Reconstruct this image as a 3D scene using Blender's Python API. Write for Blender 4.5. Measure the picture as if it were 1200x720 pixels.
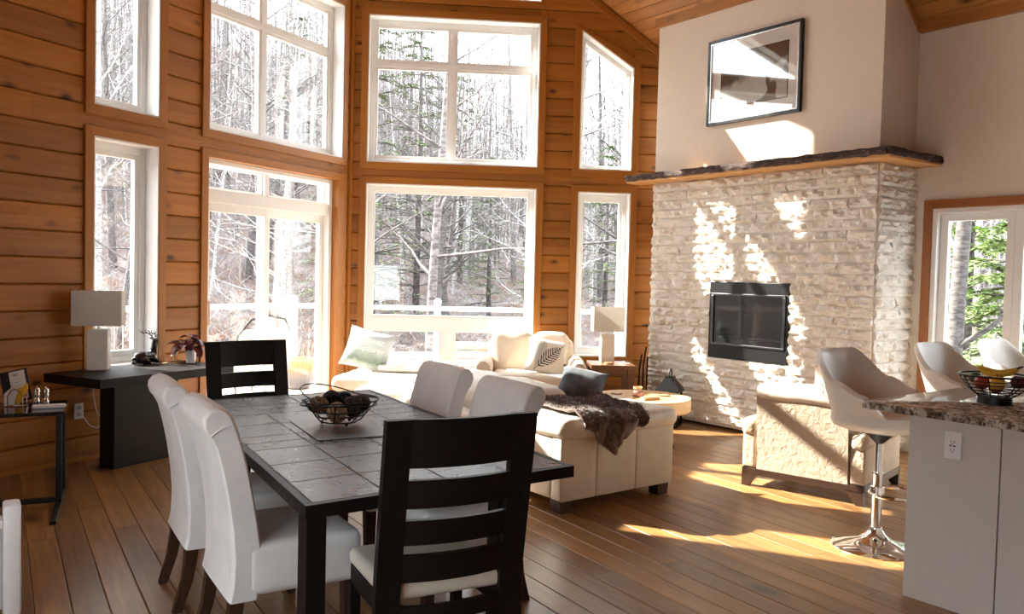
import bpy, bmesh, math, random
from mathutils import Vector, Matrix, Euler, noise
scene = bpy.context.scene
for o in list(bpy.data.objects): bpy.data.objects.remove(o)
COL = scene.collection
PI = math.pi
R = math.radians

# ------------------------------------------------------------------ camera
CAM_Z = 1.5
def camera_axes(yaw, pitch, roll):
    f0 = Vector((math.sin(yaw), math.cos(yaw), 0)); r0 = Vector((math.cos(yaw), -math.sin(yaw), 0)); u0 = Vector((0, 0, 1))
    f = f0 * math.cos(pitch) - u0 * math.sin(pitch)
    u = f0 * math.sin(pitch) + u0 * math.cos(pitch)
    r = r0 * math.cos(roll) + u * math.sin(roll)
    u2 = -r0 * math.sin(roll) + u * math.cos(roll)
    return r, u2, f
cr_, cu_, cf_ = camera_axes(R(37.15), R(2.09), R(1.44))
cam_data = bpy.data.cameras.new('camera')
cam_data.sensor_width = 36.0
cam_data.lens = 970.0 / 1200.0 * 36.0
cam_data.clip_start = 0.05; cam_data.clip_end = 400
cam = bpy.data.objects.new('camera', cam_data)
COL.objects.link(cam)
cam.matrix_world = Matrix(((cr_.x, cu_.x, -cf_.x, 0), (cr_.y, cu_.y, -cf_.y, 0), (cr_.z, cu_.z, -cf_.z, CAM_Z), (0, 0, 0, 1)))
scene.camera = cam

# ------------------------------------------------------------------ sky, sun, exposure
world = bpy.data.worlds.new('world'); scene.world = world
world.use_nodes = True
wn = world.node_tree.nodes
wn['Background'].inputs[0].default_value = (0.90, 0.95, 1.0, 1)
wn['Background'].inputs[1].default_value = 6.5
sun_d = bpy.data.lights.new('sun', 'SUN'); sun_d.energy = 28.0; sun_d.angle = R(0.53); sun_d.color = (1.0, 0.93, 0.82)
sun = bpy.data.objects.new('sun', sun_d); COL.objects.link(sun)
SUN_DIR = Vector((1.0, -1.7, -1.3)).normalized()          # direction the light travels
sun.rotation_euler = SUN_DIR.to_track_quat('-Z', 'Y').to_euler()
sun.location = (-10, 30, 30)
vs = scene.view_settings
vs.view_transform = 'Standard'; vs.look = 'None'; vs.gamma = 1.0; vs.use_curve_mapping = False
vs.exposure = 0.38

# ------------------------------------------------------------------ material helpers
class NT:
    def __init__(s, name):
        s.m = bpy.data.materials.new(name); s.m.use_nodes = True
        s.t = s.m.node_tree; s.t.nodes.clear()
        s.out = s.n('ShaderNodeOutputMaterial'); s.p = s.n('ShaderNodeBsdfPrincipled')
        s.l(s.p.outputs[0], s.out.inputs[0])
    def n(s, typ, **kw):
        nd = s.t.nodes.new(typ)
        for k, v in kw.items(): setattr(nd, k, v)
        return nd
    def l(s, a, b): s.t.links.new(a, b)
    def coord(s, scale=(1, 1, 1), rnd=0.0, kind='Object'):
        tc = s.n('ShaderNodeTexCoord'); mp = s.n('ShaderNodeMapping')
        mp.inputs['Scale'].default_value = scale
        if rnd:
            oi = s.n('ShaderNodeObjectInfo'); mu = s.n('ShaderNodeMath', operation='MULTIPLY'); mu.inputs[1].default_value = rnd
            s.l(oi.outputs['Random'], mu.inputs[0])
            ad = s.n('ShaderNodeVectorMath', operation='ADD'); s.l(tc.outputs[kind], ad.inputs[0]); s.l(mu.outputs[0], ad.inputs[1])
            s.l(ad.outputs[0], mp.inputs['Vector'])
        else: s.l(tc.outputs[kind], mp.inputs['Vector'])
        return mp.outputs[0]
    def noise(s, vec, scale=5, detail=4, rough=0.55, dist=0.0):
        nd = s.n('ShaderNodeTexNoise'); nd.inputs['Scale'].default_value = scale; nd.inputs['Detail'].default_value = detail
        nd.inputs['Roughness'].default_value = rough; nd.inputs['Distortion'].default_value = dist
        s.l(vec, nd.inputs['Vector']); return nd.outputs['Fac']
    def voro(s, vec, scale=5, feature='F1', out='Distance', rand=1.0):
        nd = s.n('ShaderNodeTexVoronoi', feature=feature); nd.inputs['Scale'].default_value = scale; nd.inputs['Randomness'].default_value = rand
        s.l(vec, nd.inputs['Vector']); return nd.outputs[out]
    def ramp(s, fac, stops, interp='LINEAR'):
        nd = s.n('ShaderNodeValToRGB'); cr = nd.color_ramp; cr.interpolation = interp
        while len(cr.elements) < len(stops): cr.elements.new(0.5)
        for e, (p, c) in zip(cr.elements, stops): e.position = p; e.color = (*c, 1) if len(c) == 3 else c
        s.l(fac, nd.inputs[0]); return nd.outputs[0]
    def mix(s, fac, a, b, mode='MIX'):
        nd = s.n('ShaderNodeMix', data_type='RGBA', blend_type=mode)
        for i, v in ((0, fac), (6, a), (7, b)):
            if isinstance(v, (int, float)): nd.inputs[i].default_value = v
            elif isinstance(v, tuple): nd.inputs[i].default_value = (*v, 1)
            else: s.l(v, nd.inputs[i])
        return nd.outputs[2]
    def math(s, op, a, b=0.0, clamp=False):
        nd = s.n('ShaderNodeMath', operation=op, use_clamp=clamp)
        for i, v in ((0, a), (1, b)):
            if isinstance(v, (int, float)): nd.inputs[i].default_value = v
            else: s.l(v, nd.inputs[i])
        return nd.outputs[0]
    def random(s): return s.n('ShaderNodeObjectInfo').outputs['Random']
    def bump(s, h, strength=0.3, dist=0.01):
        b = s.n('ShaderNodeBump'); b.inputs['Strength'].default_value = strength; b.inputs['Distance'].default_value = dist
        s.l(h, b.inputs['Height']); s.l(b.outputs[0], s.p.inputs['Normal'])
    def set(s, color=None, rough=None, metal=None, spec=None, coat=None, sheen=None):
        P = s.p.inputs
        def put(sock, v):
            if v is None: return
            if isinstance(v, (int, float)): P[sock].default_value = v
            elif isinstance(v, tuple): P[sock].default_value = (*v, 1)
            else: s.l(v, P[sock])
        put('Base Color', color); put('Roughness', rough); put('Metallic', metal); put('Specular IOR Level', spec); put('Coat Weight', coat); put('Sheen Weight', sheen)
        return s.m

def plain(name, c, rough=0.5, metal=0.0, spec=None, var=0.08, nscale=18, bump=0.0, bscale=60, coat=None, sheen=None):
    t = NT(name); v = t.coord(rnd=37.0)
    n = t.noise(v, nscale, 3)
    lo = tuple(max(0, x * (1 - var)) for x in c); hi = tuple(min(1, x * (1 + var)) for x in c)
    col = t.ramp(n, [(0.3, lo), (0.7, hi)])
    if bump: t.bump(t.noise(v, bscale, 4), bump, 0.01)
    return t.set(col, rough, metal, spec, coat, sheen)

def wood(name, c1, c2, knot, axis=0, rough=0.45, knots=True, tone=0.3, grain=1.0, coat=None, spec=None, kscale=1.0):
    t = NT(name)
    sc = [14 * grain] * 3; sc[axis] = 0.9 * grain
    v = t.coord(tuple(sc), rnd=53.0)
    g = t.noise(v, 1.6, 6, 0.6, 0.8)
    sc2 = [42 * grain] * 3; sc2[axis] = 1.6 * grain
    g2 = t.noise(t.coord(tuple(sc2), rnd=91.0), 2.0, 3, 0.6, 0.2)
    col = t.ramp(g, [(0.28, c1), (0.72, c2)])
    col = t.mix(0.30, col, t.ramp(g2, [(0.3, c1), (0.7, c2)]), 'MIX')
    if knots:
        ks = [4.2 * kscale] * 3; ks[axis] = 2.1 * kscale
        kv = t.coord(tuple(ks), rnd=71.0)
        kd = t.math('ADD', t.voro(kv, 1.0), t.math('MULTIPLY', t.math('SUBTRACT', t.noise(kv, 4.0, 3), 0.5), 0.16))
        kr = t.ramp(kd, [(0.05, (1, 1, 1)), (0.10, (0.6, 0.6, 0.6)), (0.21, (0, 0, 0))])
        col = t.mix(kr, col, knot)
    r = t.random()
    br = t.math('ADD', t.math('MULTIPLY', r, tone), 1.0 - tone / 2)
    hs = t.n('ShaderNodeHueSaturation'); t.l(br, hs.inputs['Value']); t.l(col, hs.inputs['Color'])
    t.bump(g2, 0.12, 0.004)
    return t.set(hs.outputs[0], rough, 0.0, spec, coat)

def fabric(name, c, rough=0.95, var=0.06, weave=320, bump=0.25, sheen=0.2, big=0.0):
    t = NT(name); v = t.coord()
    n = t.noise(v, 7, 4)
    lo = tuple(x * (1 - var) for x in c); hi = tuple(min(1, x * (1 + var)) for x in c)
    col = t.ramp(n, [(0.3, lo), (0.7, hi)])
    h = t.noise(v, weave, 2)
    if big:
        h = t.math('ADD', t.math('MULTIPLY', t.noise(v, big, 5, 0.6, 1.2), 6.0), h)
    t.bump(h, bump, 0.004)
    return t.set(col, rough, 0, 0.25, None, sheen)

MAT = {}
MAT['pine'] = wood('pine_siding', (0.26, 0.088, 0.010), (0.45, 0.172, 0.022), (0.045, 0.012, 0.004), 0, 0.5, True, 0.42, kscale=1.35)
MAT['pine_trim'] = wood('pine_trim', (0.31, 0.106, 0.012), (0.45, 0.172, 0.023), (0.16, 0.05, 0.014), 0, 0.45, False, 0.12)
MAT['pine_trim_v'] = wood('pine_trim_upright', (0.31, 0.106, 0.012), (0.45, 0.172, 0.023), (0.16, 0.05, 0.014), 2, 0.45, False, 0.12)
MAT['cherry_trim'] = wood('cherry_trim_upright', (0.30, 0.10, 0.025), (0.44, 0.16, 0.045), (0.1, 0.03, 0.01), 2, 0.4, False, 0.1)
MAT['cherry_trim_h'] = wood('cherry_trim', (0.30, 0.10, 0.025), (0.44, 0.16, 0.045), (0.1, 0.03, 0.01), 0, 0.4, False, 0.1)
MAT['pine_ceiling'] = wood('pine_ceiling', (0.33, 0.125, 0.024), (0.50, 0.215, 0.050), (0.08, 0.022, 0.007), 1, 0.5, True, 0.25)
MAT['oak_floor'] = wood('oak_floor', (0.150, 0.066, 0.022), (0.38, 0.195, 0.068), (0.03, 0.012, 0.005), 0, 0.32, True, 0.62, 1.0, kscale=0.62)
MAT['vinyl'] = plain('white_vinyl', (0.88, 0.88, 0.87), 0.35, var=0.02)
MAT['paint'] = plain('cream_wall_paint', (0.80, 0.725, 0.625), 0.85, var=0.02, bump=0.04, bscale=160)
MAT['white_wall'] = plain('white_wall_paint', (0.80, 0.80, 0.79), 0.85, var=0.02)
MAT['black_wood'] = wood('black_stained_wood', (0.006, 0.005, 0.0045), (0.013, 0.010, 0.009), (0.01, 0.01, 0.01), 0, 0.48, False, 0.1, spec=0.22)
MAT['dark_wood'] = wood('dark_stained_wood', (0.030, 0.016, 0.010), (0.060, 0.030, 0.018), (0.01, 0.01, 0.01), 2, 0.35, False, 0.1)
MAT['black_metal'] = plain('black_metal', (0.014, 0.014, 0.015), 0.42, 0.6, var=0.1)
MAT['iron'] = plain('black_iron', (0.02, 0.02, 0.021), 0.5, 0.4, var=0.15, bump=0.1)
MAT['chrome'] = plain('chrome', (0.82, 0.82, 0.83), 0.07, 1.0, var=0.01)
MAT['steel'] = plain('brushed_steel', (0.62, 0.60, 0.57), 0.25, 1.0, var=0.04)
MAT['slip'] = fabric('white_slipcover', (0.80, 0.785, 0.765), weave=260, bump=0.2, big=4.0)
MAT['cream_fabric'] = fabric('cream_upholstery', (0.68, 0.575, 0.475), weave=240, bump=0.25, big=5.0)
MAT['tan_fabric'] = fabric('embossed_tan_upholstery', (0.52, 0.41, 0.305), var=0.10, weave=200, bump=0.55, big=16.0)
MAT['leather'] = plain('cream_leather', (0.78, 0.73, 0.62), 0.42, var=0.04, nscale=9, bump=0.18, bscale=45)
MAT['stool_leather'] = plain('ivory_leather', (0.80, 0.75, 0.67), 0.38, var=0.03, nscale=8, bump=0.10, bscale=40)
MAT['ivory'] = plain('ivory_ceramic', (0.78, 0.735, 0.65), 0.4, var=0.03)
MAT['white_plastic'] = plain('white_plastic', (0.86, 0.85, 0.84), 0.4, var=0.02)
MAT['grey_plastic'] = plain('grey_plastic', (0.46, 0.47, 0.45), 0.5, var=0.03)
MAT['deck'] = wood('deck_boards', (0.42, 0.36, 0.30), (0.60, 0.54, 0.47), (0.2, 0.15, 0.1), 0, 0.8, False, 0.25)

def glass_mat(name, tint=(1, 1, 1), f0=0.05, rough=0.0):
    t = NT(name); t.t.nodes.remove(t.p)
    tr = t.n('ShaderNodeBsdfTransparent'); tr.inputs[0].default_value = (*tint, 1)
    gl = t.n('ShaderNodeBsdfGlossy'); gl.inputs['Roughness'].default_value = rough
    lw = t.n('ShaderNodeLayerWeight'); lw.inputs[0].default_value = 0.5
    fac = t.math('ADD', t.math('MULTIPLY', t.math('POWER', lw.outputs['Facing'], 5.0), 1.0 - f0), f0)
    mx = t.n('ShaderNodeMixShader'); t.l(fac, mx.inputs[0]); t.l(tr.outputs[0], mx.inputs[1]); t.l(gl.outputs[0], mx.inputs[2])
    t.l(mx.outputs[0], t.out.inputs[0]); return t.m
MAT['pane'] = glass_mat('window_glass', (0.97, 0.985, 0.98))
MAT['pic_glass'] = glass_mat('picture_glass', (1, 1, 1), 0.10)

MAT['steel_dark'] = plain('dark_polished_metal', (0.06, 0.06, 0.065), 0.25, 0.9, var=0.05)
MAT['soot'] = plain('soot_black', (0.010, 0.010, 0.011), 0.8)
MAT['char'] = plain('charred_log', (0.06, 0.05, 0.045), 0.9, bump=0.4, bscale=30)
MAT['fire_glass'] = glass_mat('firebox_glass', (0.5, 0.5, 0.52), 0.03, 0.03)
MAT['mantel_wood'] = wood('mantel_wood', (0.52, 0.25, 0.075), (0.70, 0.38, 0.13), (0.2, 0.08, 0.03), 1, 0.5, False, 0.05)
MAT['frame_black'] = plain('black_frame_lacquer', (0.012, 0.012, 0.012), 0.25)
MAT['mat_board'] = plain('white_mat_board', (0.82, 0.81, 0.78), 0.9, var=0.01)
def bark_material():
    t = NT('bark'); v = t.coord((6, 3, 9)); n = t.noise(v, 3.0, 6, 0.7, 1.0); w = t.voro(v, 2.4)
    col = t.ramp(n, [(0.35, (0.022, 0.014, 0.012)), (0.55, (0.09, 0.055, 0.045)), (0.72, (0.26, 0.20, 0.18))])
    t.bump(t.math('ADD', n, w), 0.9, 0.03)
    return t.set(col, 0.9)
MAT['bark'] = bark_material()
def print_material():
    # winter woodland print: pale snow bank, dark wood above, thin brown twigs
    t = NT('winter_print'); v = t.coord((1, 1, 1)); sep = t.n('ShaderNodeSeparateXYZ'); t.l(v, sep.inputs[0])
    n = t.noise(v, 5, 5, 0.6, 0.8)
    h = t.math('ADD', t.math('ADD', sep.outputs[2], t.math('MULTIPLY', sep.outputs[1], 0.25)), t.math('MULTIPLY', t.math('SUBTRACT', n, 0.5), 0.22))
    base = t.ramp(h, [(0.36, (0.58, 0.58, 0.55)), (0.56, (0.50, 0.51, 0.48)), (0.62, (0.10, 0.09, 0.08)), (0.80, (0.05, 0.045, 0.04))])
    w = t.n('ShaderNodeTexWave'); w.inputs['Scale'].default_value = 1.3; w.inputs['Distortion'].default_value = 9.0; w.inputs['Detail'].default_value = 3.0
    t.l(v, w.inputs['Vector'])
    tw = t.ramp(w.outputs[1], [(0.03, (1, 1, 1)), (0.07, (0, 0, 0))])
    return t.set(t.mix(tw, base, (0.13, 0.09, 0.06)), 0.7)
MAT['print'] = print_material()

def slate_material():
    t = NT('slate_tile'); v = t.coord(rnd=83.0); n = t.noise(v, 3.2, 5, 0.6, 0.9); n2 = t.noise(v, 15, 4, 0.55, 0.5)
    base = t.ramp(t.random(), [(0.0, (0.030, 0.034, 0.042)), (0.35, (0.085, 0.085, 0.090)), (0.7, (0.10, 0.092, 0.090)), (1.0, (0.060, 0.052, 0.055))])
    col = t.mix(t.ramp(n, [(0.35, (0, 0, 0)), (0.75, (0.38, 0.38, 0.38))]), base, (0.21, 0.195, 0.195))
    t.bump(t.math('ADD', n2, t.math('MULTIPLY', n, 2.0)), 0.22, 0.006)
    return t.set(col, t.ramp(n2, [(0.3, (0.25, 0.25, 0.25)), (0.7, (0.34, 0.34, 0.34))]), 0, 0.5)
MAT['slate'] = slate_material()
MAT['grout'] = plain('pale_grout', (0.34, 0.33, 0.32), 0.9)
def granite_material():
    t = NT('speckled_granite'); v = t.coord((1, 1, 1)); n = t.noise(v, 16, 6, 0.7, 0.8); n2 = t.noise(v, 55, 4, 0.6, 0.4); vv = t.voro(v, 60)
    col = t.ramp(n, [(0.36, (0.030, 0.022, 0.018)), (0.45, (0.24, 0.17, 0.12)), (0.54, (0.52, 0.45, 0.37)), (0.68, (0.68, 0.63, 0.55))])
    col = t.mix(t.ramp(n2, [(0.40, (1, 1, 1)), (0.50, (0, 0, 0))]), col, (0.10, 0.07, 0.055))
    return t.set(col, 0.05, 0, 0.6)
MAT['granite'] = granite_material()
MAT['island_paint'] = plain('white_island_panel', (0.68, 0.65, 0.61), 0.55, var=0.015)
MAT['fur'] = plain('brown_fur', (0.115, 0.064, 0.050), 0.9, var=0.6, nscale=9, sheen=0.6)
MAT['fur_back'] = plain('dark_fur_backing', (0.020, 0.012, 0.011), 0.95, var=0.3, sheen=0.4)
MAT['fur_tip'] = plain('fur_tips', (0.30, 0.20, 0.17), 0.8, var=0.5, nscale=14)
MAT['round_wood'] = wood('pale_ash_wood', (0.62, 0.39, 0.17), (0.80, 0.56, 0.29), (0.3, 0.15, 0.05), 0, 0.42, False, 0.05, 0.5)
MAT['round_wood_dark'] = wood('ash_heartwood', (0.50, 0.28, 0.12), (0.66, 0.41, 0.20), (0.3, 0.15, 0.05), 0, 0.42, False, 0.05, 0.5)
MAT['walnut'] = wood('walnut', (0.14, 0.055, 0.025), (0.24, 0.105, 0.05), (0.05, 0.02, 0.01), 0, 0.32, False, 0.1)

MAT['black_gloss'] = plain('black_glaze', (0.010, 0.010, 0.010), 0.22, var=0.05)
MAT['white_gloss'] = plain('white_glaze', (0.82, 0.82, 0.83), 0.2, var=0.02)
MAT['soil'] = plain('soil', (0.04, 0.028, 0.02), 0.95, var=0.4)
MAT['burgundy'] = plain('burgundy_leaf', (0.10, 0.012, 0.018), 0.35, var=0.6, nscale=40)
MAT['black_glass'] = plain('black_glass_top', (0.012, 0.012, 0.013), 0.08, var=0.02)
MAT['placemat'] = plain('dark_placemat', (0.075, 0.078, 0.082), 0.32, var=0.05)
MAT['jar_glass'] = glass_mat('jar_glass', (0.97, 0.97, 0.97), 0.06)
MAT['potpourri'] = plain('pink_potpourri', (0.55, 0.26, 0.22), 0.9, var=0.7, nscale=70, bump=0.5)
MAT['walnut_pale'] = wood('pale_walnut', (0.28, 0.15, 0.08), (0.42, 0.25, 0.14), (0.1, 0.05, 0.02), 0, 0.4, False, 0.1)

# ------------------------------------------------------------------ mesh helpers
class MB:
    """collects geometry for ONE mesh object"""
    def __init__(s): s.b = bmesh.new()
    def _add(s, verts, faces, mat=None):
        vs_ = [s.b.verts.new(mat @ Vector(v) if mat else v) for v in verts]
        for f in faces:
            try: s.b.faces.new([vs_[i] for i in f])
            except ValueError: pass
        return vs_
    def box(s, x0, x1, y0, y1, z0, z1, bev=0.0, seg=2, mat=None):
        vs_ = s._add([(x0, y0, z0), (x1, y0, z0), (x1, y1, z0), (x0, y1, z0), (x0, y0, z1), (x1, y0, z1), (x1, y1, z1), (x0, y1, z1)],
               [(0, 3, 2, 1), (4, 5, 6, 7), (0, 1, 5, 4), (1, 2, 6, 5), (2, 3, 7, 6), (3, 0, 4, 7)], mat)
        if bev > 0:
            ed = list({e for v in vs_ for e in v.link_edges})
            bmesh.ops.bevel(s.b, geom=ed, offset=bev, segments=seg, affect='EDGES', profile=0.5)
        return s
    def prism(s, pts, axis, a, b, mat=None, bev=0.0):
        """polygon pts (two coords) pushed along axis 0/1/2 from a to b"""
        def mk(p, t):
            return {0: (t, p[0], p[1]), 1: (p[0], t, p[1]), 2: (p[0], p[1], t)}[axis]
        n = len(pts)
        vs_ = s._add([mk(p, a) for p in pts] + [mk(p, b) for p in pts],
               [tuple(range(n))[::-1], tuple(range(n, 2 * n))] + [(i, (i + 1) % n, n + (i + 1) % n, n + i) for i in range(n)], mat)
        if bev > 0:
            ed = list({e for v in vs_ for e in v.link_edges})
            bmesh.ops.bevel(s.b, geom=ed, offset=bev, segments=2, affect='EDGES', profile=0.5)
        return s
    def rings(s, rings, cap=True, close=False):
        """list of rings of equal point count"""
        vv = [[s.b.verts.new(p) for p in r] for r in rings]
        n = len(rings[0]); m = len(rings)
        for i in range(m if close else m - 1):
            a, b = vv[i], vv[(i + 1) % m]
            for j in range(n):
                try: s.b.faces.new((a[j], a[(j + 1) % n], b[(j + 1) % n], b[j]))
                except ValueError: pass
        if cap and not close:
            for r in (vv[0][::-1], vv[-1]):
                try: s.b.faces.new(r)
                except ValueError: pass
        return s
    def tube(s, path, rad, seg=8, cap=True, close=False, flat=1.0):
        pts = [Vector(p) for p in path]; n = len(pts)
        rads = rad if isinstance(rad, (list, tuple)) else [rad] * n
        rings = []; prev = None
        for i, p in enumerate(pts):
            if close: d = pts[(i + 1) % n] - pts[i - 1]
            else: d = pts[min(i + 1, n - 1)] - pts[max(i - 1, 0)]
            if d.length < 1e-9: d = Vector((0, 0, 1))
            d.normalize()
            if prev is None:
                a = Vector((0, 0, 1)) if abs(d.z) < 0.9 else Vector((1, 0, 0))
                u = d.cross(a).normalized()
            else:
                u = prev - d * prev.dot(d)
                u = u.normalized() if u.length > 1e-6 else d.orthogonal().normalized()
            prev = u; w = d.cross(u)
            rings.append([p + (u * math.cos(2 * PI * k / seg) + w * math.sin(2 * PI * k / seg) * flat) * rads[i] for k in range(seg)])
        return s.rings(rings, cap, close)
    def lathe(s, prof, seg=24, c=(0, 0, 0), cap=True, sx=1.0, sy=1.0, square=0.0):
        rings = []
        for r, z in prof:
            rings.append([Vector((c[0] + r * sx * math.cos(2 * PI * k / seg), c[1] + r * sy * math.sin(2 * PI * k / seg), c[2] + z)) for k in range(seg)])
        return s.rings(rings, cap)
    def ellipsoid(s, c, r, seg=16, rows=10, fn=None, mat=None):
        rings = []
        for i in range(rows + 1):
            ph = -PI / 2 + PI * i / rows
            if i in (0, rows): ph *= 0.995
            ring = []
            for k in range(seg):
                th = 2 * PI * k / seg
                p = Vector((math.cos(ph) * math.cos(th), math.cos(ph) * math.sin(th), math.sin(ph)))
                if fn: p = fn(p)
                q = Vector((c[0] + p.x * r[0], c[1] + p.y * r[1], c[2] + p.z * r[2]))
                ring.append(mat @ q if mat else q)
            rings.append(ring)
        return s.rings(rings)
    def pillow(s, c, w, h, t, mat=None, n=12, pinch=0.10, plump=0.5):
        """square scatter cushion: w along x, h along z, thickness t along y, corners drawn out"""
        F, B = {}, {}
        for i in range(n + 1):
            for j in range(n + 1):
                u = 2 * i / n - 1; v = 2 * j / n - 1
                e = max(0.0, (1 - u * u) * (1 - v * v)) ** plump
                x = u * w / 2 * (1 - pinch * (1 - v * v) * abs(u)); z = v * h / 2 * (1 - pinch * (1 - u * u) * abs(v))
                for D, sg in ((F, -1), (B, 1)):
                    if sg == 1 and (i in (0, n) or j in (0, n)): D[i, j] = F[i, j]; continue
                    p = Vector((c[0] + x, c[1] + sg * e * t / 2, c[2] + z))
                    D[i, j] = s.b.verts.new(mat @ p if mat else p)
        for i in range(n):
            for j in range(n):
                s.b.faces.new((F[i, j], F[i + 1, j], F[i + 1, j + 1], F[i, j + 1]))
                try: s.b.faces.new((B[i, j], B[i, j + 1], B[i + 1, j + 1], B[i + 1, j]))
                except ValueError: pass
        return s
    def soft(s, x0, x1, y0, y1, z0, z1, rad=0.05, puff=0.0, n=10, wob=0.0, seed=0, mat=None):
        """upholstered cushion: box with generous rounded edges and crowned faces"""
        cx, cy, cz = (x0 + x1) / 2, (y0 + y1) / 2, (z0 + z1) / 2
        hx, hy, hz = (x1 - x0) / 2, (y1 - y0) / 2, (z1 - z0) / 2
        rad = min(rad, hx * .98, hy * .98, hz * .98)
        def axis(h):
            a = [-h + rad * (1 - math.cos(PI / 2 * k / 4)) for k in range(4)]
            m = [-h + rad + (2 * h - 2 * rad) * k / n for k in range(n + 1)]
            return a + m + [-x for x in a[::-1]]
        X, Y, Z = axis(hx), axis(hy), axis(hz)
        def proj(p):
            q = Vector((max(-hx + rad, min(hx - rad, p.x)), max(-hy + rad, min(hy - rad, p.y)), max(-hz + rad, min(hz - rad, p.z))))
            d = p - q
            if d.length > 1e-9: p = q + d.normalized() * rad
            if puff:
                ex, ey, ez = (1 - (p.x / hx) ** 2), (1 - (p.y / hy) ** 2), (1 - (p.z / hz) ** 2)
                p = Vector((p.x * (1 + puff * max(0, ey * ez) * min(1, hz / hx)), p.y * (1 + puff * max(0, ex * ez) * min(1, hz / hy)), p.z * (1 + puff * max(0, ex * ey))))
            if wob:
                nz = noise.noise_vector(p * 5.0 + Vector((seed, seed * 2.3, 0))); p = p + nz * wob
            q = Vector((cx, cy, cz)) + p
            return mat @ q if mat else q
        cache = {}
        def vert(x, y, z):
            k = (round(x, 5), round(y, 5), round(z, 5))
            if k not in cache: cache[k] = s.b.verts.new(proj(Vector((x, y, z))))
            return cache[k]
        def face(A, Bx, fn, flip):
            for i in range(len(A) - 1):
                for j in range(len(Bx) - 1):
                    q = [fn(A[i], Bx[j]), fn(A[i + 1], Bx[j]), fn(A[i + 1], Bx[j + 1]), fn(A[i], Bx[j + 1])]
                    if flip: q = q[::-1]
                    try: s.b.faces.new([vert(*p) for p in q])
                    except ValueError: pass
        face(X, Y, lambda a, b: (a, b, hz), False); face(X, Y, lambda a, b: (a, b, -hz), True)
        face(X, Z, lambda a, b: (a, -hy, b), False); face(X, Z, lambda a, b: (a, hy, b), True)
        face(Y, Z, lambda a, b: (hx, a, b), False); face(Y, Z, lambda a, b: (-hx, a, b), True)
        return s
    def move(s, mat):
        bmesh.ops.transform(s.b, matrix=mat, verts=s.b.verts[:]); return s
    def mesh(s, name, mats, smooth=True, angle=35):
        bmesh.ops.recalc_face_normals(s.b, faces=s.b.faces[:])
        me = bpy.data.meshes.new(name); s.b.to_mesh(me); s.b.free()
        for m in (mats if isinstance(mats, (list, tuple)) else [mats]): me.materials.append(MAT[m] if isinstance(m, str) else m)
        if smooth:
            me.polygons.foreach_set('use_smooth', [True] * len(me.polygons))
            try: me.set_sharp_from_angle(angle=R(angle))
            except Exception: pass
        return me
    def build(s, name, mats, parent=None, smooth=True, loc=None, rot=None, angle=35):
        return obj(name, s.mesh(name, mats, smooth, angle), parent, loc, rot)

def obj(name, me, parent=None, loc=None, rot=None):
    o = bpy.data.objects.new(name, me); COL.objects.link(o)
    if parent is not None: o.parent = parent
    if loc is not None: o.location = loc
    if rot is not None: o.rotation_euler = rot
    return o
def tag(o, label=None, cat=None, group=None, kind=None):
    if label: o['label'] = label
    if cat: o['category'] = cat
    if group: o['group'] = group
    if kind: o['kind'] = kind
    return o
def thing(name, label, cat, loc=(0, 0, 0), rz=0.0, group=None):
    o = bpy.data.objects.new(name, None); COL.objects.link(o); o.empty_display_size = 0.1
    o.location = loc; o.rotation_euler = (0, 0, rz)
    return tag(o, label, cat, group)
def struct(o): o['kind'] = 'structure'; return o
def copy_tree(o, parent=None):
    c = o.copy(); COL.objects.link(c); c.parent = parent
    for ch in list(o.children): copy_tree(ch, c)
    return c
# ------------------------------------------------------------------ the room shell
K = Vector((4.10, 8.48, 0.0))                 # inner corner of the prow
AL, AB = R(26.0), R(-32.0)                    # headings of the two prow walls
dL = Vector((math.cos(AL), math.sin(AL), 0)); dB = Vector((math.cos(AB), math.sin(AB), 0))
XF, XR = 6.80, 7.40                           # chimney face, right wall
RIDGE_Z, SLOPE = 6.61, 0.842
ANG = math.atan(SLOPE)
def ceil_z(x): return RIDGE_Z - SLOPE * abs(x - K.x)
ROW, ROW0 = 0.1965, -0.014

# floor: sub-floor slab and separate planks
FA = R(90 - 5.2)                              # plank heading
fl = struct(MB().box(-1.6, 7.6, -2.8, 9.0, -0.14, -0.021).build('floor', 'oak_floor', smooth=False))
rnd = random.Random(5)
pw = 0.142
fu = Vector((math.cos(FA), math.sin(FA), 0)); fv = Vector((math.sin(FA), -math.cos(FA), 0))
def plank_mesh(L, w, t=0.02, c=0.0035):
    m = MB()
    m.prism([(0, 0), (w, 0), (w, t - c), (w - c, t), (c, t), (0, t - c)], 0, 0, L)
    return m
HALF = [(Vector((-math.sin(AL), math.cos(AL), 0)), K), (Vector((-math.sin(AB), math.cos(AB), 0)), K),
        (Vector((1, 0, 0)), Vector((XR - 0.005, 0, 0))), (Vector((-1, 0, 0)), Vector((-0.9, 0, 0))), (Vector((0, -1, 0)), Vector((0, 1.0, 0)))]
def clip_poly(poly):
    for n, p0 in HALF:
        out = []
        for i, a in enumerate(poly):
            b = poly[(i + 1) % len(poly)]
            da, db = (a - p0).dot(n), (b - p0).dot(n)
            if da <= 0: out.append(a)
            if (da < 0 < db) or (db < 0 < da): out.append(a + (b - a) * (da / (da - db)))
        poly = out
        if len(poly) < 3: return None
    return poly
inv = Matrix.Rotation(-FA, 3, 'Z')
vi = -6
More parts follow.
